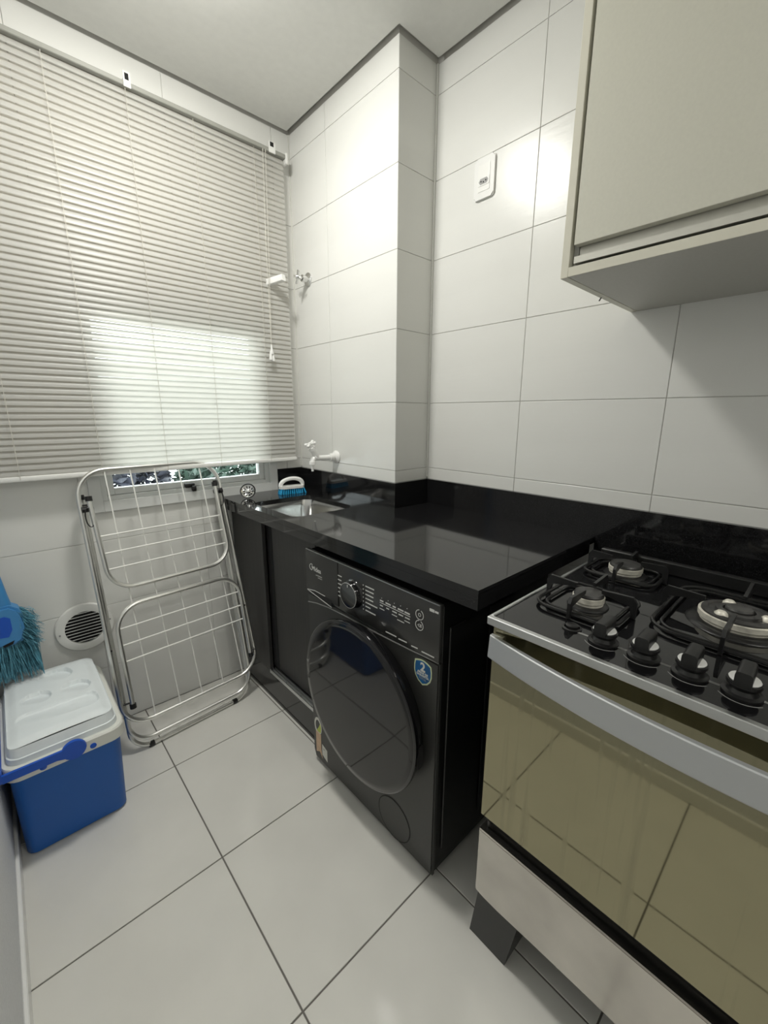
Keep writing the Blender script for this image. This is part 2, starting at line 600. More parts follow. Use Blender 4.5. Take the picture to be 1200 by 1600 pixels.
# ================================================================== WINDOW
win = MB()
ring_frame(win, -1.134, -0.343, 0.918, 1.735, 0.042, -0.014, 0.0)
win = struct('window_1', win, M['frame'], 'white framed window showing below the raised edge of the blind', 'window')
fm = MB()
ring_frame(fm, -1.095, -0.380, 0.955, 1.690, 0.022, 0.0, 0.06)
fm.build('window_frame', M['frame'], win)
sa = MB()
ring_frame(sa, -1.072, -0.403, 0.978, 1.668, 0.026, 0.012, 0.045)
sash = sa.build('window_sash', M['frame'], win)
MB().box(-1.048, -0.427, 0.027, 0.031, 1.002, 1.644).build('pane', M['glass'], sash)
la = MB()
la.box(-0.785, -0.745, -0.010, 0.012, 0.978, 0.996, 0.003)
la.box(-0.762, -0.744, -0.026, -0.008, 0.962, 0.986, 0.004)
la.build('window_latch', M['blackplastic'], win, label='small black latch on the lower sash rail')

# outside: ground and two shrubs
struct('ground', MB().box(-8, 8, 0.6, 12, -1.6, -1.5), M['lawn'], 'ground outside the window below the shrubs', 'ground')
random.seed(4)

def shrub(x, y, z0, r, hgt, label, ml, n):
    t = thing('garden_shrub', label, 'shrub', (x, y, -1.5))
    MB().tube([(x, y, -1.5), (x + .05, y, z0 - .2), (x, y + .05, z0 + .2)], [.06, .045, .02], 7).build('trunk', M['bark'], t)
    vs, fs = [], []
    for i in range(n):
        a, bb = random.uniform(0, 2 * PI), math.acos(random.uniform(-1, 1))
        rr = r * random.uniform(.45, 1) ** .5
        p = Vector((x + rr * math.cos(a) * math.sin(bb), y + rr * math.sin(a) * math.sin(bb), z0 + hgt * math.cos(bb) * random.uniform(.5, 1)))
        d = Vector((random.gauss(0, 1), random.gauss(0, 1), random.gauss(0, .6))).normalized()
        e = d.cross(Vector((random.gauss(0, 1), random.gauss(0, 1), random.gauss(0, 1)))).normalized()
        s = random.uniform(.04, .085)
        k = len(vs)
        vs += [p - d * s, p + e * s * .35, p + d * s, p - e * s * .35]
        fs.append((k, k + 1, k + 2, k + 3))
    me = bpy.data.meshes.new('foliage')
    me.from_pydata([v - Vector((x, y, -1.5)) for v in vs], [], fs)
    me.materials.append(ml)
    f = link('foliage', me, t)
    f['kind'] = 'stuff'

shrub(-0.75, 2.4, 0.60, 0.58, 0.85, 'dark leafy shrub outside the left half of the window strip', M['leaf2'], 4200)
shrub(0.80, 2.7, 0.55, 0.85, 0.80, 'green leafy shrub outside the right half of the window strip', M['leaf'], 6500)

# ================================================================== BLIND
bl = thing('venetian_blind', 'white slatted venetian blind lowered over the window, glowing where daylight falls', 'blind', (-0.86, -0.04, 2.40))
BX0, BX1 = -1.492, -0.256
MB().box(BX0, BX1 + .01, -0.062, -0.030, 2.376, 2.391, 0.002, 1).build('headrail', M['rail'], bl)
MB().box(BX1 + .006, BX1 + .018, -0.066, -0.026, 2.356, 2.398, 0.003, 1).build('end_cap', M['white_plastic'], bl)
hr = MB()
hr.box(-0.864, -0.842, -0.066, -0.002, 2.391, 2.395)
hr.box(-0.864, -0.842, -0.067, -0.063, 2.372, 2.416)
o = hr.build('bracket', M['white_plastic'], bl)
MB().box(-0.859, -0.847, -0.0678, -0.0668, 2.392, 2.411).build('bracket_slot', M['hole'], o)
hr = MB()
hr.box(-0.330, -0.300, -0.066, -0.002, 2.392, 2.397)
hr.box(-0.330, -0.300, -0.067, -0.063, 2.372, 2.412)
o = hr.build('bracket', M['white_plastic'], bl)
MB().box(-0.324, -0.308, -0.0678, -0.0668, 2.394, 2.410).build('bracket_slot', M['hole'], o)
PITCH = 0.02115
NS = 61
bm = bmesh.new()
W = 0.025
rows = []
for i in range(6):
    s = -W / 2 + W * i / 5
    c = 0.0028 * (1 - (2 * s / W) ** 2)
    rows.append([bm.verts.new((x, s, c)) for x in (BX0 + 1e-3, -1.1, -.65, BX1)])
for a, bb in zip(rows, rows[1:]):
    for k in range(3):
        bm.faces.new([a[k], a[k + 1], bb[k + 1], bb[k]])
slat_me = bpy.data.meshes.new('slat')
bm.to_mesh(slat_me)
bm.free()
slat_me.shade_smooth()
slat_me.materials.append(M['slat'])
random.seed(11)
zt = 2.3650
for i in range(NS):
    o = link('slat', slat_me, bl)
    z = zt - i * PITCH
    ang = 62.8 + random.uniform(-.6, .6)
    if i == 44:
        ang = 66
    if i == 43:
        z += 0.001
    # room edge (local -y) turned down
    o.rotation_euler = (math.radians(ang), random.uniform(-.0006, .0006), 0)
    o.location = Vector((0, -0.046, z)) - bl.location
MB().box(BX0 + .002, BX1 + .002, -0.060, -0.036, 1.066, 1.084, 0.004).build('bottom_rail', M['white_plastic'], bl)
for x in (-1.322, -1.086, -0.860, -0.638, -0.397):
    xx = x
    cb = MB()
    for y in (-0.0605, -0.0315):
        cb.tube([(xx, y, 1.072), (xx, y, 2.37)], 0.0009, 5)
    cb.build('ladder_cord', M['cord'], bl)
for dx, zb in ((-.350, 1.575), (-.362, 1.58)):
    cb = MB()
    cb.tube([(dx, -0.072, 2.37), (dx - .010, -0.074, 2.0), (-.372, -0.074, 1.60)], 0.0011, 5)
    cb.build('lift_cord', M['cord'], bl)
for dx, z in ((-.372, 1.585), (-.378, 1.560), (-.366, 1.556)):
    MB().lathe([(0, .016), (.0035, .014), (.0045, 0), (.0085, -.022), (.007, -.026), (0, -.026)], (dx, -0.075, z), seg=12).build('tassel', M['white_gloss'], bl)

# white arm that pokes through the blind near its right edge
ar = thing('wall_bracket', 'white arm poking out between the blind slats near the chrome valve', 'bracket', (-0.375, 0, 1.87))
b_ = MB()
P0, P1 = Vector((-0.374, -0.0005, 1.862)), Vector((-0.322, -0.125, 1.878))
d = (P1 - P0).normalized()
sx = Vector((0, 0, 1)).cross(d).normalized()
sz = d.cross(sx)
b_.prism(rrect(-.012, .012, -.013, .013, .003, 3), P0, sx, sz, d * (P1 - P0).length)
b_.build('arm_bar', M['white_gloss'], ar)
MB().box(-0.398, -0.350, -0.006, -0.0005, 1.835, 1.890, 0.002, 1).build('arm_plate', M['white_gloss'], ar)

# ================================================================== VENT
vx, vz = -1.213, 0.470
ve = thing('wall_vent', 'round white louvred vent low on the window wall behind the cooler', 'vent', (vx, 0, vz))
MB().lathe([(.066, -.0005), (.097, -.0005), (.098, -.006), (.094, -.011), (.072, -.014), (.066, -.012), (.066, -.0005)], (vx, 0, vz), (0, 1, 0), 48).build('vent_ring', M['white_plastic'], ve)
MB().lathe([(0, -.0008), (.067, -.0008), (.067, -.0004), (0, -.0004)], (vx, 0, vz), (0, 1, 0), 32).build('vent_backing', M['hole'], ve)
for k in range(10):
    zz = -0.058 + k * 0.0129
    hw = math.sqrt(max(.066 ** 2 - zz ** 2, 0)) - .0005
    s = MB()
    s.prism([(-.0125, .0025), (-.0120, .0048), (-.002, .0008), (-.002, -.001)], (vx - hw, 0, vz + zz), (0, 1, 0), (0, 0, 1), (2 * hw, 0, 0))
    s.build('vent_slat', M['white_plastic'], ve, ang=0)
for a in (185, 5):
    MB().lathe([(0, -.0145), (.003, -.0145), (.0035, -.012), (0, -.0115)], (vx + .083 * math.cos(math.radians(a)), 0, vz + .083 * math.sin(math.radians(a))), (0, 1, 0), 10).build('screw', M['print_dim'], ve)

# ================================================================== COUNTER
ZC = 0.9208
ct = thing('countertop', 'glossy black granite worktop with a sink cut into its far end', 'worktop', (-0.4, -0.7, 0.86))
outer = [(-0.640, -1.4339), (-0.001, -1.4339), (-0.001, YC - .001), (XC - .001, YC - .001), (XC - .001, -.015), (-0.640, -.015)]
HX0, HX1, HY0, HY1 = -0.592, -0.306, -0.592, -0.235
inner = rrect(HX0, HX1, HY0, HY1, .040, 7)
s = MB()
hole_plate(s, outer, inner, ZC - .020, ZC)
s.build('slab', M['granite'], ct, ang=30)
sk = MB()
sk.box(-0.640, -0.618, -1.4339, -.015, 0.873, ZC - .0205)
sk.box(-0.618, -0.05, -1.4339, -1.412, 0.873, ZC - .0205)
sk.build('skirt', M['granite'], ct, ang=0)
bs = thing('backsplash', 'low black granite upstand along the wall behind worktop and stove', 'backsplash', (-0.1, -0.7, ZC))
ZB = 1.0235
T = .018
MB().box(-0.341, XC - .0012, -.0145, -.0008, ZC + .0005, ZB).build('upstand', M['granite'], bs, ang=0)
MB().box(XC - T, XC - .0006, YC - T, -.0150, ZC + .0005, ZB).build('upstand', M['granite'], bs, ang=0)
MB().box(XC - .0004, -T - .0006, YC - T, YC - .0006, ZC + .0005, ZB).build('upstand', M['granite'], bs, ang=0)
MB().box(-T, -.0008, -1.434, YC - .0008, ZC + .0005, ZB).build('upstand', M['granite'], bs, ang=0)
MB().box(-T, -.0008, -2.75, -1.4345, 0.70, ZB).build('upstand', M['granite'], bs, ang=0)

# sink bowl
sn = thing('kitchen_sink', 'small rounded stainless steel sink bowl set into the black worktop', 'sink', (-0.455, -0.41, 0.77))
def loop(off, z, r, front=None):
    fx = HX0 - off if front is None else front
    return [(p[0], p[1], z) for p in rrect(fx, HX1 + off, HY0 - off, HY1 + off, r, 7)]
bowl = MB()
L = [loop(.010, ZC - .0205, .048, HX0 - .004), loop(.004, ZC - .0208, .043, HX0 - .001), loop(.003, ZC - .026, .043, HX0 + .004),
     loop(.001, ZC - .050, .055, -.548), loop(-.004, ZC - .12, .052, -.540), loop(-.016, ZC - .150, .045, -.525), loop(-.045, ZC - .160, .03, -.50)]
rings = [[bowl.bm.verts.new(p) for p in q] for q in L]
for A, B in zip(rings, rings[1:]):
    for k in range(len(A)):
        bowl.bm.faces.new([A[k], A[(k + 1) % len(A)], B[(k + 1) % len(A)], B[k]])
bowl.bm.faces.new(rings[-1])
bowl.build('bowl', M['sinksteel'], sn, ang=60)
MB().lathe([(0, .003), (.018, .003), (.030, .004), (.034, .001), (.034, -.001)], (-0.430, -0.41, ZC - .160), seg=24).build('drain', M['chrome'], sn)

# ================================================================== SINK CABINET
cb = thing('sink_cabinet', 'charcoal cabinet with a sliding door under the sink end of the worktop', 'cabinet', (-0.4, -0.38, 0))
c = MB()
c.box(-0.545, -0.215, -0.722, -0.704, 0.130, 0.870)
c.box(-0.545, -0.215, -0.030, -0.012, 0.130, 0.870)
c.box(-0.545, -0.215, -0.704, -0.030, 0.130, 0.148)
c.box(-0.235, -0.215, -0.704, -0.030, 0.148, 0.700)
c.build('carcass', M['cab_dark'], cb, ang=0)
MB().box(-0.594, -0.545, -0.722, -0.703, 0.146, 0.868, .001, 1).build('side_post', M['cab_dark'], cb, ang=0)
MB().box(-0.593, -0.576, -0.312, -0.012, 0.142, 0.868, .0015, 1).build('fixed_panel', M['cab_dark'], cb, ang=0)
dr = MB().box(-0.567, -0.550, -0.702, -0.300, 0.160, 0.866, .0015, 1).build('sliding_door', M['cab_dark'], cb, ang=0)
MB().box(-0.5685, -0.5675, -0.352, -0.314, 0.160, 0.866).build('gap_shade_strip', M['void'], dr, ang=0)  # flat black strip painting in the shade of the gap beside the fixed panel
tk = MB()
tk.box(-0.596, -0.545, -0.702, -0.314, 0.140, 0.146)
tk.box(-0.596, -0.592, -0.702, -0.314, 0.146, 0.156)
tk.box(-0.583, -0.580, -0.702, -0.314, 0.146, 0.158)
tk.box(-0.572, -0.569, -0.702, -0.314, 0.146, 0.156)
o = tk.build('bottom_track', M['alu'], cb, ang=0, label='bare aluminium sliding track')
for y in (-0.44, -0.56, -0.66):
    MB().lathe([(0, .0008), (.004, .0008), (.004, 0), (0, 0)], (-0.588, y, 0.1465), seg=10).build('screw', M['blackplastic'], o)
MB().box(-0.591, -0.55, -0.722, -0.012, 0.0005, 0.140).build('plinth', M['granite'], cb, ang=0)

# ================================================================== WASHING MACHINE
XF = -0.640
wm = thing('washing_machine', 'graphite front loading washing machine with a large round black door', 'washing machine', (-0.36, -1.035, 0))
Y0, Y1 = -1.333, -0.738
MB().box(XF + .010, -0.09, Y0 + .001, Y1 - .001, 0.022, 0.846, .004, 1).build('casing', M['wm_side'], wm, ang=20)
rb = MB()
rb.box(-0.605, -0.540, Y0 - .004, Y0 + .0005, 0.09, 0.78, .003, 1)
rb.box(-0.430, -0.300, Y0 - .004, Y0 + .0005, 0.09, 0.78, .003, 1)
rb.build('side_rib', M['wm_side'], wm, ang=20)
# front panel outline with rounded bottom, built as a prism with bevelled edge
fp = MB()
fp.prism([(Y0, .018), (Y1 - .012, .018), (Y1, .05), (Y1, .69), (Y0, .69)], (XF, 0, 0), (0, 1, 0), (0, 0, 1), (.012, 0, 0))
bmesh.ops.bevel(fp.bm, geom=[e for e in fp.bm.edges if all(abs(v.co.x - XF) < 1e-6 for v in e.verts)], offset=.004, segments=2, affect='EDGES')
fp.build('front_panel', M['wm'], wm, ang=30)
cp = MB().box(XF - .002, XF + .012, Y0, Y1, 0.6935, 0.850, .003, 2).build('control_panel', M['wm_panel'], wm, ang=30)
sm = MB()
pts = [(Y1 - .001, .652), (-.79, .664), (-.86, .673), (-.95, .677), (-1.10, .680), (-1.25, .688), (Y0 + .001, .694)]
for (ya, za), (yb, zb) in zip(pts, pts[1:]):
    sm.prism([(ya, za), (yb, zb), (yb, zb + .0032), (ya, za + .0032)], (XF - .0012, 0, 0), (0, 1, 0), (0, 0, 1), (.0014, 0, 0))
sm.build('trim_line', M['print_dim'], wm, ang=0)
MB().box(XF - .0032, XF - .0005, Y0 + .002, Y1 - .002, 0.8482, 0.8502).build('top_edge', M['alu'], wm, ang=0)
# detergent drawer with finger recess
dw = MB().prism([(-.742, .712), (-.742, .846), (-.921, .846), (-.921, .700), (-.885, .700), (-.885, .684)], (XF - .0042, 0, 0), (0, 1, 0), (0, 0, 1), (.002, 0, 0)).build('detergent_drawer', M['wm_panel'], wm, ang=0)
MB().prism([(-.790, .711), (-.886, .711), (-.886, .686), (-.748, .703)], (XF - .0046, 0, 0), (0, 1, 0), (0, 0, 1), (.0003, 0, 0)).build('finger_recess', M['void'], dw, ang=0)
ln = MB()
def strip(mb, p, q, wd, x=XF - .0052, th=.0008):
    p, q = Vector((p[0], p[1])), Vector((q[0], q[1]))
    n = (q - p).normalized()
    n = Vector((-n.y, n.x)) * wd / 2
    mb.prism([tuple(p - n), tuple(q - n), tuple(q + n), tuple(p + n)], (x, 0, 0), (0, 1, 0), (0, 0, 1), (th, 0, 0))
strip(ln, (-.744, .703), (-.886, .685), .0026)
strip(ln, (-.744, .704), (-.790, .712), .0022)
strip(ln, (-.790, .712), (-.850, .712), .0018)
ln.build('recess_edge', M['print'], dw, ang=0)
# knob
KY, KZ = -0.998, .770
kb = MB().lathe([(.044, 0), (.043, -.003), (.0405, -.005), (.040, -.018), (.038, -.0215), (0, -.0225)], (XF - .002, KY, KZ), (1, 0, 0), 40).build('dial_knob', M['wm_ring'], wm)
MB().lathe([(.0385, -.0205), (.0394, -.0212), (.0382, -.0224), (.0376, -.0220)], (XF - .002, KY, KZ), (1, 0, 0), 40).build('dial_ring', M['print_dim'], kb)
MB().box(XF - .0252, XF - .0243, KY - .0014, KY + .0014, KZ + .026, KZ + .034).build('dial_mark', M['print'], kb, ang=0)
# print on the panel
XP = XF - .0026
pr = MB()
random.seed(5)
for k in range(6):
    z = .806 - .0135 * k
    strip(pr, (-.9405 + .002 * (k % 2), z), (-.9185 + .004 * random.random(), z), .0032, XP)
for k in range(7):
    z = .812 - .0125 * k
    strip(pr, (-1.046, z), (-1.0425, z), .0035, XP)
    strip(pr, (-1.054, z), (-1.054 - (.038, .036, .035, .034, .052, .022, .044)[k], z), .0034, XP)
cols = (-1.124, -1.150, -1.174, -1.198, -1.222)
for i, y in enumerate(cols):
    strip(pr, (y + .001, .7985 + .001 * i), (y - .001, .7985 + .001 * i), .002, XP)
    strip(pr, (y + (.007, .010, .006, .010, .009)[i], .790), (y - (.007, .010, .006, .011, .010)[i], .790), .004, XP)
    strip(pr, (y + .007, .7755), (y - (.005, .004, .010, .010, .010)[i], .7755), .0032, XP)
    if i in (0, 2, 4):
        strip(pr, (y + .009, .7655), (y - .011, .7655), .002, XP)
strip(pr, (-1.116, .7835), (-1.234, .7835), .0016, XP)
strip(pr, (-1.186, .7580), (-1.212, .7580), .0020, XP)
tag(pr.build('panel_print', M['print'], wm, ang=0), kind='stuff')
p2 = MB()
for ya, yb in ((-1.141, -1.183), (-1.192, -1.223), (-1.240, -1.262), (-1.276, -1.318)):
    strip(p2, (ya, .7035), (yb, .7055), .0030, XP)
tag(p2.build('panel_print', M['print'], wm, ang=0), kind='stuff')
p3 = MB()
for zc in (.8015, .7725):
    n = 26
    for k in range(n):
        if k in (0, 1):
            continue
        a, a2 = 2 * PI * (k + 6) / n, 2 * PI * (k + 7) / n
        strip(p3, (-1.266 + .0130 * math.cos(a), zc + .0130 * math.sin(a)), (-1.266 + .0130 * math.cos(a2), zc + .0130 * math.sin(a2)), .0018, XP)
n = 14
for k in range(n):
    a, a2 = 2 * PI * k / n, 2 * PI * (k + 1) / n
    strip(p3, (-1.266 + .0042 * math.cos(a), .8015 + .0042 * math.sin(a)), (-1.266 + .0042 * math.cos(a2), .8015 + .0042 * math.sin(a2)), .0014, XP)
strip(p3, (-1.2605, .7725), (-1.2665, .7765), .0014, XP)
strip(p3, (-1.2605, .7725), (-1.2665, .7685), .0014, XP)
strip(p3, (-1.2690, .7770), (-1.2690, .7680), .0018, XP)
strip(p3, (-1.2725, .7770), (-1.2725, .7680), .0018, XP)
tag(p3.build('touch_symbols', M['print'], wm, ang=0), kind='stuff')
p4 = MB()
strip(p4, (-1.299, .8285), (-1.314, .8285), .0075, XP)
strip(p4, (-1.316, .8285), (-1.327, .8285), .0050, XP)
tag(p4.build('panel_print', M['print'], wm, ang=0), kind='stuff')
text_mesh('Midea', .0225, face_mat(XF - .0047, -.776, .7835), 'brand_lettering', M['print'], dw, bold=.0003)
ar_ = MB()
pp = []
for k in range(15):
    a = math.radians(60 + k * 16)
    pp.append((-.7755 - .0115 * math.cos(a), .793 + .0105 * math.sin(a)))
for p, q in zip(pp, pp[1:]):
    strip(ar_, p, q, .0020)
ar_.build('brand_swoosh', M['print'], dw, ang=0)
p5 = MB()
strip(p5, (-.808, .772), (-.836, .772), .0036)
strip(p5, (-.800, .7715), (-.806, .7715), .0030)
strip(p5, (-.812, .765), (-.836, .765), .0026)
tag(p5.build('panel_print', M['print_dim'], dw, ang=0), kind='stuff')
# door
DY, DZ = -1.046, .440
door = MB().lathe([(.236, -.0005), (.246, -.006), (.257, -.026), (.261, -.040), (.2595, -.046), (.255, -.0488), (.251, -.0485)], (XF, DY, DZ), (1, 0, 0), 96).build('door', M['wm_ring'], wm, ang=40)
MB().lathe([(0, -.0502), (.06, -.0502), (.12, -.0501), (.18, -.0499), (.235, -.0496), (.2515, -.0492), (.2535, -.0475)], (XF, DY, DZ), (1, 0, 0), 96).build('door_glass', M['wm_glass'], door, ang=60)
MB().prism(rrect(-.0105, .0105, -.034, .034, .008, 4), (XF - .030, DY - .2545, DZ - .02), (1, 0, 0), (0, 0, 1), (0, -.006, 0)).build('door_grip', M['void'], door)
MB().lathe([(.0665, -.0010), (.0672, -.0012), (.0684, -.0012), (.0692, -.0010)], (XF, -1.180, .090), (1, 0, 0), 56).build('filter_cover_seam', M['void'], wm)
MB().lathe([(.0662, -.0004), (.0655, -.0012), (0, -.0012)], (XF, -1.180, .090), (1, 0, 0), 56).build('filter_cover', M['wm'], wm)
for x in (-.60, -.13):
    for y in (Y0 + .05, Y1 - .05):
        MB().lathe([(0, 0.0005), (.022, 0.0005), (.022, .012), (.012, .014), (.012, .024), (0, .024)], (x, y, 0), seg=14).build('foot', M['blackplastic'], wm)
# shield sticker
cy, cz = -1.2805, .645
def shield(k):
    P = []
    for t in range(9):
        a = t / 8
        P.append((.028 - .056 * a, .027 + .008 * math.sin(PI * a)))
    right = [(-.0305, .012), (-.0305, -.004), (-.026, -.018), (-.016, -.030), (0, -.038)]
    left = [(.016, -.030), (.026, -.018), (.0305, -.004), (.0305, .012)]
    return [(cy + p[0] * k, cz + p[1] * k) for p in P + right + left]
st = MB().prism(shield(1.0), (XF - .0006, 0, 0), (0, 1, 0), (0, 0, 1), (.0004, 0, 0)).build('warranty_sticker', M['sticker_rim'], wm, ang=0, label='blue shield sticker reading 2 ANOS DE GARANTIA')
MB().prism(shield(.88), (XF - .0009, 0, 0), (0, 1, 0), (0, 0, 1), (.0004, 0, 0)).build('sticker_face', M['sticker_blue'], st, ang=0)
text_mesh('2', .034, face_mat(XF - .0013, cy, cz + .003), 'sticker_number', M['sticker_white'], st, align='CENTER', bold=.0010)
text_mesh('ANOS DE', .0085, face_mat(XF - .0013, cy, cz - .0055), 'sticker_word', M['sticker_white'], st, align='CENTER', bold=.0002)
text_mesh('GARANTIA', .0085, face_mat(XF - .0013, cy, cz - .0130), 'sticker_word', M['sticker_white'], st, align='CENTER', bold=.0002)
text_mesh('TOTAL', .0080, face_mat(XF - .0013, cy, cz - .0215), 'sticker_word', M['print_dim'], st, align='CENTER')
# energy ribbon and small white label, lower left
rbn = MB()
n = 20
ro, ri = [], []
ryc, rzc = -.772, .165
for k in range(n):
    a0, a1 = 2 * PI * k / n, 2 * PI * (k + 1) / n
    f = lambda rr, a: (ryc + rr * 0.78 * math.cos(a), rzc + rr * 1.2 * math.sin(a))
    rbn.prism([f(.030, a0), f(.030, a1), f(.021, a1), f(.021, a0)], (XF - .0006, 0, 0), (0, 1, 0), (0, 0, 1), (.0004, 0, 0))
rr_ = rbn.build('energy_ribbon', M['sticker_white'], wm, ang=0, label='award ribbon sticker in white, lime and peach')
MB().prism([(-.762, .142), (-.788, .142), (-.792, .165), (-.786, .182), (-.776, .162)], (XF - .0009, 0, 0), (0, 1, 0), (0, 0, 1), (.0003, 0, 0)).build('ribbon_swirl', M['sticker_green'], rr_, ang=0)
MB().prism([(-.757, .138), (-.790, .138), (-.789, .075), (-.797, .036), (-.779, .058), (-.757, .046)], (XF - .0009, 0, 0), (0, 1, 0), (0, 0, 1), (.0003, 0, 0)).build('ribbon_tail', M['sticker_peach'], rr_, ang=0)
o = MB().prism([(-.795, .101), (-.827, .091), (-.827, .042), (-.795, .055)], (XF - .0006, 0, 0), (0, 1, 0), (0, 0, 1), (.0004, 0, 0)).build('paper_label', M['sticker_white'], wm, ang=0)
MB().prism([(-.803, .088), (-.809, .086), (-.809, .080), (-.803, .082)], (XF - .0009, 0, 0), (0, 1, 0), (0, 0, 1), (.0003, 0, 0)).build('label_mark', M['print_dim'], o, ang=0)

# ================================================================== STOVE
SX, SY0, SY1 = -0.660, -2.185, -1.482
sv = thing('gas_stove', 'wide gas stove with black glass hob, silver trim and mirrored oven door', 'stove', (-0.38, -1.83, 0))
MB().box(SX + .031, -0.105, SY0 + .006, SY1 - .006, 0.150, 0.868, .003, 1).build('body', M['wm_side'], sv, ang=0)
tp = MB()
tp.box(-0.676, -0.664, SY0, SY1, 0.8745, 0.892, .0015, 1)
tp.box(-0.664, -0.105, SY1 - .008, SY1, 0.8745, 0.892, .0015, 1)
tp.box(-0.664, -0.105, SY0, SY0 + .008, 0.8745, 0.892, .0015, 1)
tp.build('hob_trim', M['alu'], sv, ang=20)
MB().box(-0.664, -0.105, SY0 + .008, SY1 - .008, 0.868, 0.8885).build('hob_glass', M['hobglass'], sv, ang=0)
MB().box(-0.128, -0.108, SY0 + .012, SY1 - .012, 0.8886, 0.922, .003, 1).build('rear_ledge', M['iron'], sv, ang=20)

def burner(name, x, y, r, big=False):
    z = 0.8886
    rad = [(r * 1.35, 0), (r * 1.30, .003), (r * 1.02, .006), (r, .006)]
    b0 = MB().lathe(rad + [(r * .6, .006), (0, .006)], (x, y, z), seg=36).build(name, M['iron'], sv)
    MB().lathe([(r * .98, .006), (r * .98, .010), (r * 1.04, .013), (r * 1.04, .023), (r * .96, .024), (0, .024)], (x, y, z), seg=40).build('flame_ring', M['burner'], b0, ang=30)
    if big:
        MB().lathe([(r * .97, .024), (r * .96, .027), (r * .80, .029), (r * .78, .0255), (r * .60, .0255), (r * .58, .031), (r * .42, .032), (r * .40, .0245)], (x, y, z), seg=40).build('burner_cap', M['burner_cap'], b0, ang=30)
        for k in range(3):
            a = k * 2.094 + .5
            q = MB()
            q.lathe([(0, .035), (.007, .034), (.011, .030), (.012, .0245)], (x + r * .69 * math.cos(a), y + r * .69 * math.sin(a), z), seg=12)
            q.build('flame_bridge', M['burner'], b0)
        MB().lathe([(r * .36, .0245), (r * .36, .034), (r * .33, .037), (0, .038)], (x, y, z), seg=30).build('burner_cap', M['burner_cap'], b0, ang=30)
    else:
        MB().lathe([(r * .98, .024), (r * .98, .027), (r * .90, .031), (r * .5, .032), (r * .42, .0315), (0, .0315)], (x, y, z), seg=36).build('burner_cap', M['burner_cap'], b0, ang=30)

burner('burner', -0.462, -1.596, .031)
burner('burner', -0.205, -1.586, .038)
burner('burner', -0.335, -1.832, .062, True)
burner('burner', -0.462, -2.066, .031)
burner('burner', -0.205, -2.076, .038)

def grate(x, y, hx, hy, reach):
    z = 0.8890
    r = .004
    P = [(x + p[0], y + p[1], z + .008) for p in rrect(-hx, hx, -hy, hy, min(hx, hy) * .42, 6)]
    g0 = MB().tube(P, r, 7, closed=True).build('grate', M['iron'], sv)
    P2 = [(x + p[0], y + p[1], z + .006) for p in rrect(-hx + .014, hx - .014, -hy + .014, hy - .014, min(hx, hy) * .36, 6)]
    MB().tube(P2, r * .8, 7, closed=True).build('grate_rim', M['iron'], g0)
    for (dx, dy) in ((1, 0), (-1, 0), (0, 1), (0, -1)):
        ex, ey = hx + .012, hy + .012
        a = Vector((x + dx * ex, y + dy * ey, z + .001))
        bpt = Vector((x + dx * ex, y + dy * ey, z + .034))
        c2 = Vector((x + dx * reach, y + dy * reach, z + .043))
        dirn = Vector((dx, dy, 0))
        sd = Vector((-dy, dx, 0)) * .0032
        q = MB()
        prof = [(a, ), ]
        pts2 = [a, bpt, bpt - dirn * .008 + Vector((0, 0, .012)), c2, c2 - Vector((0, 0, .008)), a - dirn * .012 + Vector((0, 0, .024)), a - dirn * .009]
        A = [q.bm.verts.new(p - sd) for p in pts2]
        B = [q.bm.verts.new(p + sd) for p in pts2]
        q.bm.faces.new(A)
        q.bm.faces.new(B[::-1])
        for i in range(len(pts2)):
            j = (i + 1) % len(pts2)
            q.bm.faces.new([A[i], B[i], B[j], A[j]])
        q.build('grate_arm', M['iron'], g0, ang=0)

grate(-0.462, -1.596, .088, .082, .026)
grate(-0.205, -1.586, .072, .082, .034)
grate(-0.335, -1.832, .150, .118, .055)
grate(-0.462, -2.066, .088, .082, .026)
grate(-0.205, -2.076, .072, .082, .034)

for i, y in enumerate((-1.679, -1.745, -1.811, -1.876, -1.942, -2.008)):
    kx, kz = -0.598, 0.8888
    k0 = MB().lathe([(.0255, 0), (.0255, .003), (.020, .005), (.017, .011), (.020, .014), (.022, .018), (.0215, .022), (0, .0225)], (kx, y, kz), seg=32).build('control_knob', M['blackplastic'], sv, ang=30)
    MB().lathe([(.0185, .0225), (.0195, .0245), (.0185, .0262), (0, .0268)], (kx, y, kz), seg=28).build('knob_insert', M['white_gloss'], k0, ang=30)
    q = MB()
    q.prism(rrect(-.0105, .0105, 0, .023, (.001, .001, .006, .006), 4), (kx - .025, y, kz + .0215), (0, 1, 0), (0, 0, 1), (.048, 0, 0))
    q.build('knob_grip', M['blackplastic'], k0, ang=30)
mk = MB()  # printed marks, plus arcs painted as highlights of the knob base rings
for y in (-1.679, -1.745, -1.811, -1.876, -1.942, -2.008):
    n = 9
    for k in range(n):
        a = PI + (-.5 + k / n) * 1.9
        a2 = a + 1.9 / n
        mk.prism([(-0.598 + .031 * math.cos(a), y + .031 * math.sin(a)), (-0.598 + .031 * math.cos(a2), y + .031 * math.sin(a2)),
                  (-0.598 + .0320 * math.cos(a2), y + .0320 * math.sin(a2)), (-0.598 + .0320 * math.cos(a), y + .0320 * math.sin(a))], (0, 0, .8886), (1, 0, 0), (0, 1, 0), (0, 0, .0003))
    mk.prism(rrect(-.010, .010, -.003, .003, .001, 2), (-0.598, y + .036, .8886), (0, 1, 0), (1, 0, 0), (0, 0, .0003))
tag(mk.build('hob_print_and_glints', M['print_dim'], sv, ang=0), kind='stuff')
ig = MB().lathe([(.018, 0), (.018, .002), (.014, .003), (.014, .0025)], (-0.590, -1.618, .8886), seg=24).build('ignition_button', M['iron'], sv)
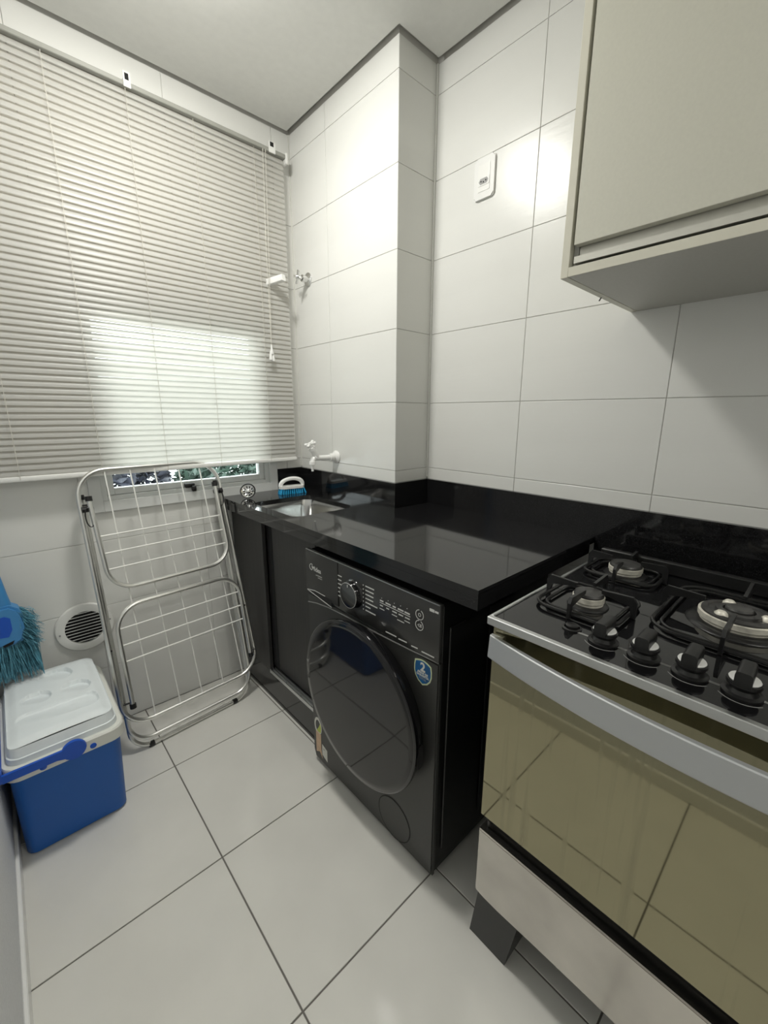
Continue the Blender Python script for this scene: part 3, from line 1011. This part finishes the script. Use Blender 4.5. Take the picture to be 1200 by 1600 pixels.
MB().lathe([(.012, .0005), (.012, .007), (.010, .008), (0, .008)], (-0.590, -1.618, .8886), seg=20).build('button_cap', M['blackplastic'], ig)

# oven door, handle, drawer
dd = MB().box(SX + .019, SX + .030, SY0 + .004, SY1 - .004, 0.372, 0.864, .002, 1).build('oven_door', M['wm_side'], sv, ang=0)
MB().box(SX + .012, SX + .0185, SY0 + .004, SY1 + .0005, 0.372, 0.864, .0012, 1).build('oven_glass', M['mirror'], dd, ang=0)
hb = MB()
NH = 28
prev = None
YA, YE = SY1 - .002, SY0 + .002
for i in range(NH + 1):
    t = i / NH
    y = YA + (YE - YA) * t
    bow = .044 * (1 - (2 * t - 1) ** 2)
    x = SX - .002 - bow
    ring = [hb.bm.verts.new((x, y, .846)), hb.bm.verts.new((x - .002, y, .844)), hb.bm.verts.new((x - .006, y, .798)), hb.bm.verts.new((x - .004, y, .795)), hb.bm.verts.new((x + .006, y, .797)), hb.bm.verts.new((x + .008, y, .846))]
    if prev:
        for k in range(6):
            hb.bm.faces.new([prev[k], prev[(k + 1) % 6], ring[(k + 1) % 6], ring[k]])
    else:
        hb.bm.faces.new(ring)
    prev = ring
hb.bm.faces.new(prev[::-1])
hb.box(SX - .001, SX + .0138, YA - .022, YA - .001, .800, .842)
hb.box(SX - .001, SX + .0138, YE + .001, YE + .022, .800, .842)
hb.build('door_handle', M['alu_satin'], dd, ang=30)
tb = MB()
P = [(SY1 - .006, .345), (SY0 + .006, .345), (SY0 + .006, .160)]
for k in range(17):
    t = k / 16
    y = SY0 + .03 + (SY1 - SY0 - .06) * t
    P.append((y, .156 + .010 * math.sin(PI * t)))
P.append((SY1 - .006, .160))
tb.prism(P, (SX - .002, 0, 0), (0, 1, 0), (0, 0, 1), (.032, 0, 0))
bmesh.ops.bevel(tb.bm, geom=[e for e in tb.bm.edges if all(abs(v.co.x - SX + .002) < 1e-6 for v in e.verts)], offset=.003, segments=2, affect='EDGES')
tb.build('storage_drawer', M['drawer'], sv, ang=30)
for y, sg in ((SY1, -1), (SY0, 1)):
    for x0, x1 in ((-0.655, -0.56), (-0.20, -0.12)):
        q = MB()
        ya, yb = y + sg * .012, y + sg * .105
        yta, ytb = y + sg * .012, y + sg * .118
        top = [(x0, yta), (x1, yta), (x1, ytb), (x0, ytb)]
        bot = [(x0 + .004, y - sg * .008), (x1, y - sg * .008), (x1, yb - sg * .012), (x0 + .004, yb - sg * .012)]
        A = [q.bm.verts.new((p[0], p[1], .155)) for p in top]
        B = [q.bm.verts.new((p[0], p[1], .0005)) for p in bot]
        q.bm.faces.new(A)
        q.bm.faces.new(B[::-1])
        for i in range(4):
            j = (i + 1) % 4
            q.bm.faces.new([A[i], B[i], B[j], A[j]])
        q.build('foot', M['blackplastic'], sv, ang=0)

# ================================================================== WALL CABINET
UX, UY1, UY0, UZ0, UZ1 = -0.430, -1.450, -2.35, 1.573, 2.30
uc = thing('wall_cabinet', 'cream laminate cabinet hung on the right wall above the stove', 'cabinet', (-0.2, -1.9, UZ0))
MB().box(UX, -.0008, UY1 - .016, UY1, UZ0, UZ1, .0008, 1).build('side_panel', M['cab_edge'], uc, ang=0)
MB().box(UX, -.0008, UY0, UY0 + .016, UZ0, UZ1, .0008, 1).build('side_panel', M['cab_edge'], uc, ang=0)
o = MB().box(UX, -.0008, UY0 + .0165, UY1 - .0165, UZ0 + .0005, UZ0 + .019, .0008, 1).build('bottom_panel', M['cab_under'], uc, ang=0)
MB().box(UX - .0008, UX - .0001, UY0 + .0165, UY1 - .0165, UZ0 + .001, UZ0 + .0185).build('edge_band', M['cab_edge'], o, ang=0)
MB().box(UX + .02, -.0008, UY0 + .0165, UY1 - .0165, UZ1 - .018, UZ1, .0008, 1).build('top_panel', M['cab_white'], uc, ang=0)
MB().box(-.012, -.0008, UY0 + .0165, UY1 - .0165, UZ0 + .02, UZ1 - .019).build('back_panel', M['cab_white'], uc, ang=0)
dj = MB().box(UX - .001, UX + .017, UY0 + .021, UY1 - .0235, UZ0 + .058, UZ1 - .004, .0008, 1).build('cabinet_door', M['cab_white'], uc, ang=0)
pf = MB()
pf.box(UX + .004, UX + .024, UY0 + .024, UY1 - .0265, UZ0 + .024, UZ0 + .027)
pf.box(UX + .021, UX + .024, UY0 + .024, UY1 - .0265, UZ0 + .027, UZ0 + .060)
pf.box(UX - .001, UX + .003, UY0 + .024, UY1 - .0265, UZ0 + .0235, UZ0 + .036)
pf.build('handle_profile', M['profile'], dj, ang=0, label='recessed aluminium grip rail')
MB().box(UX + .0185, UX + .0190, UY1 - .0265, UY1 - .0165, UZ0 + .020, UZ1 - .018).build('door_gap', M['groove'], uc, ang=0)
MB().tube([(-.22, UY1 - .004, UZ0), (-.223, UY1 - .001, UZ0 - .008)], .0016, 6).build('screw_tip', M['blackplastic'], uc)

# ================================================================== OUTLET
ox, oy, oz = -.0005, -0.937, 2.077
ou = thing('wall_outlet', 'white plate with one three pin socket on the right wall', 'outlet', (0, oy, oz))
q = MB()
q.prism(rrect(-.040, .040, -.062, .062, .010, 5), (ox, oy, oz), (0, 1, 0), (0, 0, 1), (-.008, 0, 0))
bmesh.ops.bevel(q.bm, geom=[e for e in q.bm.edges if all(v.co.x < -.008 for v in e.verts)], offset=.0035, segments=3, affect='EDGES')
q.build('plate', M['white_gloss'], ou, ang=45)
q = MB()
q.prism(rrect(-.024, .024, -.040, .040, .003, 3), (ox - .0082, oy, oz), (0, 1, 0), (0, 0, 1), (-.0008, 0, 0))
q.build('module_frame', M['white_plastic'], ou)
so = MB()
so.prism(rrect(-.0225, .0225, -.0125, .0125, .002, 3), (ox - .0092, oy, oz - .011), (0, 1, 0), (0, 0, 1), (-.0010, 0, 0))
so = so.build('socket', M['white_gloss'], ou)
MB().prism([(-.019, 0), (-.013, .0085), (.013, .0085), (.019, 0), (.013, -.0085), (-.013, -.0085)], (ox - .0103, oy, oz - .011), (0, 1, 0), (0, 0, 1), (-.0004, 0, 0)).build('socket_well', M['print_dim'], so, ang=0)
for dy, dz in ((.0095, 0), (0, -.003), (-.0095, 0)):
    MB().lathe([(0, -.0005), (.0024, -.0005), (.0024, 0), (0, 0)], (ox - .0110, oy + dy, oz - .011 + dz), (1, 0, 0), 10).build('pin_hole', M['hole'], so)

# ================================================================== CHROME VALVE
vv = thing('shutoff_valve', 'chrome cross handled valve on the pier above the sink', 'valve', (XC, -.123, 1.895))
o3 = (XC - .0006, -.123, 1.895)
MB().lathe([(.029, 0), (.029, -.005), (.025, -.009), (.014, -.011), (.0125, -.020), (.015, -.022), (.015, -.034), (.010, -.036)], o3, (1, 0, 0), 28).build('flange', M['chrome'], vv, ang=40)
MB().lathe([(.009, -.030), (.008, -.050), (.009, -.052), (.009, -.062), (.006, -.066), (0, -.066)], o3, (1, 0, 0), 16).build('spindle', M['chrome'], vv)
q = MB()
for a in (20, 110, 200, 290):
    ca, sa_ = math.cos(math.radians(a)), math.sin(math.radians(a))
    q.tube([(o3[0] - .056, o3[1], o3[2]), (o3[0] - .057, o3[1] + .012 * ca, o3[2] + .012 * sa_), (o3[0] - .058, o3[1] + .026 * ca, o3[2] + .026 * sa_), (o3[0] - .058, o3[1] + .029 * ca, o3[2] + .029 * sa_)], [.005, .0042, .0055, .003], 10)
q.build('cross_handle', M['chrome'], vv)

# ================================================================== WHITE TAP
tx, ty, tz = XC - .0006, -.311, 1.098
tpp = thing('wall_tap', 'white plastic wall tap with cross handle above the sink', 'tap', (XC, ty, tz))
MB().lathe([(.030, 0), (.030, -.004), (.024, -.012), (.014, -.016)], (tx, ty, tz), (1, 0, 0), 24).build('flange', M['white_gloss'], tpp)
q = MB()
q.tube([(tx - .010, ty, tz), (tx - .018, ty, tz), (tx - .019, ty, tz), (tx - .040, ty, tz), (tx - .041, ty, tz), (tx - .060, ty, tz), (tx - .11, ty, tz + .002), (tx - .126, ty, tz + .006)],
       [.015, .015, .018, .018, .012, .0125, .0115, .013], 16)
q.tube([(tx - .105, ty, tz), (tx - .118, ty, tz + .018), (tx - .128, ty, tz + .036), (tx - .129, ty, tz + .037), (tx - .135, ty, tz + .050)], [.011, .013, .013, .016, .016], 16)
q.tube([(tx - .118, ty, tz + .004), (tx - .130, ty, tz - .004), (tx - .134, ty, tz - .014)], [.011, .012, .011], 16)
q.build('tap_body', M['white_gloss'], tpp, ang=50)
MB().lathe([(.012, 0), (.0145, -.002), (.0145, -.016), (.009, -.018), (.008, -.034), (.0055, -.036), (.0055, -.046), (0, -.046)], (tx - .134, ty, tz - .010), (0, 0, 1), 16).build('nozzle', M['white_gloss'], tpp)
q = MB()
hc = Vector((tx - .142, ty, tz + .066))
ha = Vector((-.45, 0, .9)).normalized()
hu = Vector((0, 1, 0))
hv = ha.cross(hu)
q.tube([hc - ha * .018, hc + ha * .006], [.008, .009], 12)
for k in range(4):
    a = k * PI / 2 + .5
    dv = hu * math.cos(a) + hv * math.sin(a)
    q.tube([hc, hc + dv * .014, hc + dv * .026, hc + dv * .030], [.006, .0055, .0075, .004], 10)
q.build('cross_handle', M['white_gloss'], tpp)

# ================================================================== SCRUB BRUSH on the worktop
br = thing('scrub_brush', 'white handled scrubbing brush with blue bristles beside the sink', 'brush', matrix=Matrix.Translation((-.346, -.150, ZC)) @ Matrix.Rotation(math.radians(-9), 4, 'Z'))
q = MB()
q.prism(rrect(-.062, .062, -.024, .024, .022, 6), (0, 0, .026), (1, 0, 0), (0, 1, 0), (0, 0, .012))
q.build('brush_block', M['white_plastic'], br)
q = MB()
Pq = []
for k in range(13):
    a = PI * k / 12
    Pq.append((-.056 * math.cos(a) + .004 * math.sin(a), 0, .036 + .036 * math.sin(a) ** .8))
q.tube(Pq, [.009, .010, .010, .0095, .009, .009, .009, .009, .0095, .010, .0105, .010, .009], 10)
q.build('grip', M['white_gloss'], br)
q = MB()
random.seed(8)
for i in range(12):
    for j in range(5):
        x, y = -.054 + i * .0098, -.018 + j * .009
        q.tube([(x, y, .026), (x * 1.10 + random.uniform(-.003, .003), y * 1.2 + random.uniform(-.002, .002), .0006)], [.0028, .0046], 5)
o = q.build('bristles', M['brush_b'], br)
o['kind'] = 'stuff'

# ================================================================== STRAINER BASKET
A_ = Vector((-.55, -.72, .42)).normalized()
sb = thing('sink_strainer', 'round chrome sink strainer standing on the worktop by the window frame', 'strainer',
           matrix=Matrix.Translation((-.556, -.125, ZC + .0325)) @ A_.to_track_quat('Z', 'Y').to_matrix().to_4x4())
MB().lathe([(.030, .001), (.034, .003), (.035, .001), (.033, -.002), (.029, -.001)], seg=36).build('rim', M['blackplastic'], sb)
MB().lathe([(.0295, .001), (.024, -.002), (.016, -.006), (.012, -.006), (.009, -.003), (.0085, .004), (.006, .006), (0, .006)], seg=36).build('dish', M['chrome'], sb, ang=40)
q = MB()
for k in range(10):
    a = 2 * PI * k / 10
    c_, s_ = math.cos(a), math.sin(a)
    q.box(.014, .024, -.0016, .0016, -.0046, -.0014, rot=Matrix.Rotation(a, 4, 'Z'))
o = q.build('strainer_holes', M['hole'], sb, ang=0)
o['kind'] = 'stuff'
MB().lathe([(.022, -.003), (.020, -.020), (.010, -.024), (0, -.024)], seg=24).build('basket', M['chrome'], sb, ang=40)

# ================================================================== DRYING RACK (built in its own leaning plane)
U = Vector((.998, .068, 0)).normalized()
V = Vector((-.014, .192, .981))
V = (V - U * V.dot(U)).normalized()
N = V.cross(U)
if N.y > 0:
    N = -N
RM = Matrix(((U.x, V.x, N.x, -1.084), (U.y, V.y, N.y, -.281), (U.z, V.z, N.z, 0.012), (0, 0, 0, 1)))
rk = thing('drying_rack', 'folded aluminium clothes drying rack leaning on the window wall', 'drying rack', matrix=RM)

def rr_path(u0, u1, v0, v1, r, w0, lean=0.0, n=8):
    return [(p[0] + lean * (p[1] - v0), p[1], w0) for p in rrect(u0, u1, v0, v1, r, n)]

R = .0084
MB().tube([(p[0] - (.036 * (p[1] - .118) / .98 if p[0] > .2 else 0), p[1], p[2]) for p in rr_path(-.080, .474, .118, 1.099, .098, 0)], R, 10, closed=True).build('main_frame', M['tube'], rk)
rd = [(.015, .025), (.100, .121), (.187, .210), (.279, .304), (.364, .397)]
for a, c_ in rd:
    MB().tube([(a, 1.092, 0), (c_, .120, 0)], .0026, 6).build('rod', M['wire'], rk)

def u_frame(name, u0, u1, vend, vbot, r, w0, cap=True, skew=0.0):
    """U shaped tube; legs end at vend, rounded bow at vbot."""
    sgn = 1 if vbot < vend else -1
    P = [(u0 - skew, vend, w0)]
    for k in range(9):
        a = 0.5 * PI * k / 8
        P.append((u0 + r - r * math.cos(a), vbot + sgn * (r - r * math.sin(a)), w0))
    for k in range(9):
        a = 0.5 * PI * k / 8
        P.append((u1 - r + r * math.sin(a), vbot + sgn * (r - r * math.cos(a)), w0))
    P.append((u1 - skew, vend, w0))
    o = MB().tube(P, R, 10).build(name, M['tube'], rk)
    if cap:
        for u in (u0 - skew, u1 - skew):
            MB().tube([(u, vend - sgn * .004, w0), (u, vend + sgn * .014, w0)], R * 1.35, 10).build('end_cap', M['blackplastic'], o)
    return o

u_frame('wing_frame', -.042, .424, .992, .648, .088, .012, skew=.010)
u_frame('wing_frame', -.045, .443, .205, .582, .095, .012)
for v in (.855, .790, .729):
    MB().tube([(-.045, v, .012), (.418, v + .003, .012)], .0032, 7).build('rod', M['wire'], rk)
for v in (.500, .436, .373):
    MB().tube([(-.038, v, .012), (.435, v + .001, .012)], .0032, 7).build('rod', M['wire'], rk)
u_frame('leg_frame', -.068, .434, 1.000, .040, .080, -.016, skew=.002)
lf = u_frame('leg_frame', -.066, .430, .985, .004, .080, -.032, cap=False, skew=-.004)
for u in (.000, .352):
    MB().tube([(u - .010, .0035, -.032), (u + .010, .0035, -.032)], R * 1.35, 10).build('rubber_foot', M['blackplastic'], lf)
for u, v in ((-.060, .930), (.428, .935)):
    q = MB()
    Pq = [(u + .013 * math.cos(2 * PI * k / 20), v + .035 * math.sin(2 * PI * k / 20), .016) for k in range(20)]
    q.tube(Pq, .0022, 6, closed=True)
    o = q.build('lock_loop', M['blackplastic'], rk)
    MB().tube([(u - .018, v + .030, .004), (u + .018, v + .030, .004)], R * 1.3, 10).build('loop_clip', M['blackplastic'], o)
for u0, u1, v in ((-.080, -.045, .214), (.443, .474, .214), (-.080, -.055, .975), (.424, .446, .975)):
    MB().tube([(u0, v, 0), (u1, v, .010)], .0035, 8).build('hinge_pin', M['blackplastic'], rk)
for u in (-.077, .458):
    MB().tube([(u, .43, -.036), (u, .43, .008)], .0038, 8).build('pivot_bolt', M['blackplastic'], rk)

# ================================================================== COOLER
cl = thing('cooler_box', 'blue portable cooler with white lid standing in the left corner', 'cooler', (-1.34, -0.29, 0))
def ring_at(x0, x1, y0, y1, z, r, n=6):
    return [(p[0], p[1], z) for p in rrect(x0, x1, y0, y1, r, n)]
def loft(mb, loops, cap0=True, cap1=True):
    rings = [[mb.bm.verts.new(p) for p in q] for q in loops]
    for A, B in zip(rings, rings[1:]):
        for k in range(len(A)):
            mb.bm.faces.new([A[k], A[(k + 1) % len(A)], B[(k + 1) % len(A)], B[k]])
    if cap0:
        mb.bm.faces.new(rings[0][::-1])
    if cap1:
        mb.bm.faces.new(rings[-1])
CX0, CX1, CY0, CY1 = -1.481, -1.208, -0.508, -0.070
q = MB()
loft(q, [ring_at(CX0 + .004, CX1 - .018, CY0 + .034, CY1 - .024, .0005, .02), ring_at(CX0 + .001, CX1 - .010, CY0 + .022, CY1 - .014, .008, .03), ring_at(CX0, CX1, CY0, CY1, .285, .035)])
q.build('body', M['blue'], cl, ang=40)
q = MB()
loft(q, [ring_at(CX0 - .004, CX1 + .004, CY0 - .004, CY1 + .004, .2855, .037), ring_at(CX0 - .010, CX1 + .012, CY0 - .012, CY1 + .010, .290, .042),
         ring_at(CX0 - .011, CX1 + .013, CY0 - .013, CY1 + .010, .326, .042), ring_at(CX0 - .009, CX1 + .009, CY0 - .009, CY1 + .006, .331, .04)])
rim = q.build('rim_band', M['cool_rim'], cl, ang=35)
for x in (-1.284, -1.404):
    MB().lathe([(.0085, .000), (.0085, -.0015), (.006, -.003), (0, -.003)], (x, CY0 - .0128, .304), (0, 1, 0), 18).build('rivet', M['blue_gloss'], rim)
# lid: skirt loft plus a top made as a height field with the moulded cup rests
q = MB()
loft(q, [ring_at(CX0 + .002, CX1 - .002, CY0 + .002, CY1 - .002, .3315, .036), ring_at(CX0 + .003, CX1 - .003, CY0 + .003, CY1 - .003, .348, .036),
         ring_at(CX0 + .006, CX1 - .006, CY0 + .006, CY1 - .006, .350, .034), ring_at(CX0 + .010, CX1 - .010, CY0 + .014, CY1 - .012, .3755, .03)], cap1=False)
lid = q.build('lid', M['cool_white'], cl, ang=30)
q = MB()
LX0, LX1, LY0, LY1 = CX0 + .010, CX1 - .010, CY0 + .014, CY1 - .012
NX, NY = 80, 120
def sstep(a, b_, x):
    t = min(max((x - a) / (b_ - a), 0), 1)
    return t * t * (3 - 2 * t)
cups = ((-1.335, -.165, .048), (-1.290, -.285, .042), (-1.395, -.275, .040))
def hgt(x, y):
    h = .3755
    e = min(x - LX0, LX1 - x, y - LY0, LY1 - y)
    h += .0085 * sstep(0, .03, e)
    h += .004 * (1 - ((x - (LX0 + LX1) / 2) / (LX1 - LX0) * 2) ** 2)
    for cx_, cy_, cr in cups:
        d_ = math.hypot(x - cx_, y - cy_)
        # tilted cup rests: deep at the window side, flush towards the front
        k = sstep(-cr * .9, cr * .9, (y - cy_) + .55 * (x - cx_))
        h -= .013 * k * (1 - sstep(cr - .003, cr + .001, d_))
    dx = max(abs(x + 1.345) - .075, 0)
    dy = max(abs(y + .385) - .012, 0)
    h -= .0095 * (1 - sstep(.025, .029, math.hypot(dx, dy))) * sstep(-.05, .03, y + .385 + .35 * (x + 1.345))
    return h
G = []
for i in range(NX + 1):
    row = []
    for j in range(NY + 1):
        x, y = LX0 + (LX1 - LX0) * i / NX, LY0 + (LY1 - LY0) * j / NY
        # round the corners of the grid outline
        rr = .03
        cxx, cyy = min(max(x, LX0 + rr), LX1 - rr), min(max(y, LY0 + rr), LY1 - rr)
        dx, dy = x - cxx, y - cyy
        if dx and dy:
            m_ = max(abs(dx), abs(dy))
            L_ = math.hypot(dx, dy)
            dx, dy = dx * m_ / L_, dy * m_ / L_
        xx, yy = cxx + dx, cyy + dy
        e = math.hypot(dx, dy)
        z = hgt(x, y)
        row.append(q.bm.verts.new((xx, yy, z)))
    G.append(row)
for i in range(NX):
    for j in range(NY):
        q.bm.faces.new([G[i][j], G[i + 1][j], G[i + 1][j + 1], G[i][j + 1]])
q.build('lid_top', M['cool_white'], lid, ang=50)
# carrying handle: round pivot at the middle of the front, arm to the left corner and back
q = MB()
q.lathe([(.030, 0), (.031, -.004), (.029, -.009), (0, -.010)], (-1.330, CY0 - .0135, .322), (0, 1, 0), 28)
hd = q.build('carry_handle', M['blue_gloss'], cl, ang=40)
q = MB()
q.prism([(-1.335, .335), (-1.300, .318), (-1.335, .300), (-1.372, .311), (-1.490, .311), (-1.490, .335), (-1.372, .335)], (0, CY0 - .0225, 0), (1, 0, 0), (0, 0, 1), (0, .008, 0))
q.build('handle_arm', M['blue_gloss'], hd, ang=0)
q = MB()
q.box(-1.4975, -1.4890, CY0 - .0225, CY1 + .010, .311, .345, .003, 2)
q.build('handle_bar', M['blue_gloss'], hd, ang=30)

# ================================================================== BROOM hung on the left wall by its handle
bo = thing('push_broom', 'bright blue broom with shaggy blue bristles hanging above the cooler', 'broom', (-1.44, -0.12, 0.55))
yb = -.105
hdp = [(-1.437, .700), (-1.455, 1.70)]
MB().tube([(-1.428, yb, .66), (-1.4745, yb + .01, 1.72)], .0115, 12).build('broom_handle', M['broom'], bo)
MB().tube([(-1.422, yb, .60), (-1.425, yb, .63), (-1.430, yb, .70), (-1.434, yb, .775)], [.024, .022, .017, .0125], 14).build('socket', M['broom'], bo)
q = MB()
poly = [(-1.492, .532), (-1.4915, .620), (-1.480, .650), (-1.450, .668), (-1.415, .668), (-1.394, .652), (-1.384, .625), (-1.386, .585), (-1.397, .535), (-1.430, .525)]
q.prism(poly, (0, yb - .030, 0), (1, 0, 0), (0, 0, 1), (0, .060, 0))
bmesh.ops.bevel(q.bm, geom=[e for e in q.bm.edges if abs(e.verts[0].co.y - e.verts[1].co.y) < 1e-6], offset=.008, segments=2, affect='EDGES')
hh = q.build('broom_head', M['broom'], bo, ang=40)
MB().prism([(-1.490, .570), (-1.490, .628), (-1.432, .636), (-1.418, .626), (-1.418, .585), (-1.430, .562)], (0, yb - .0312, 0), (1, 0, 0), (0, 0, 1), (0, .001, 0)).build('head_recess', M['blue_gloss'], hh, ang=0)
MB().prism([(-1.450, .536), (-1.418, .546), (-1.424, .534), (-1.446, .529)], (0, yb - .0312, 0), (1, 0, 0), (0, 0, 1), (0, .001, 0)).build('hang_slot', M['hole'], hh, ang=0)
random.seed(21)
vs, fs = [], []
def strand(p0, p1, wid):
    k = len(vs)
    p0, p1 = Vector(p0), Vector(p1)
    mid = (p0 + p1) / 2 + Vector((random.gauss(0, .006), random.gauss(0, .006), random.gauss(0, .004)))
    sd = Vector((random.gauss(0, 1), random.gauss(0, 1), 0)).normalized() * wid
    vs.extend([p0 - sd, p0 + sd, mid - sd, mid + sd, p1 - sd * .6, p1 + sd * .6])
    fs.extend([(k, k + 1, k + 3, k + 2), (k + 2, k + 3, k + 5, k + 4)])
for i in range(1500):
    t = random.random()
    x = -1.485 + .100 * t
    fan = (t - .35)
    p0 = (x, yb + random.uniform(-.025, .025), .545 + random.uniform(-.01, .02))
    ln_ = random.uniform(.10, .145)
    px_ = min(max(x + fan * .06 + random.gauss(0, .010), -1.492), -1.36)
    strand(p0, (px_, yb + random.gauss(0, .022), .540 - ln_), .0011)
for i in range(900):
    p0 = (-1.392 + random.uniform(-.008, .006), yb + random.uniform(-.022, .022), random.uniform(.535, .645))
    a = math.radians(random.uniform(-75, -28))
    ln_ = random.uniform(.035, .062)
    strand(p0, (p0[0] + ln_ * math.cos(a), p0[1] + random.gauss(0, .016), p0[2] + ln_ * math.sin(a)), .0011)
me = bpy.data.meshes.new('bristles')
me.from_pydata([v - bo.location for v in vs], [], fs)
me.materials.append(M['bristle'])
o = link('bristles', me, bo)
o['kind'] = 'stuff'
hk = thing('wall_hook', 'small white hook on the left wall holding the broom handle', 'hook', (XL, yb + .01, 1.70))
MB().box(XL, XL + .004, yb - .008, yb + .028, 1.675, 1.735, .001, 1).build('hook_plate', M['white_plastic'], hk)
MB().tube([(XL + .003, yb + .01, 1.695), (XL + .028, yb + .01, 1.692), (XL + .046, yb + .01, 1.700), (XL + .048, yb + .01, 1.715)], .003, 8).build('hook_arm', M['white_plastic'], hk)
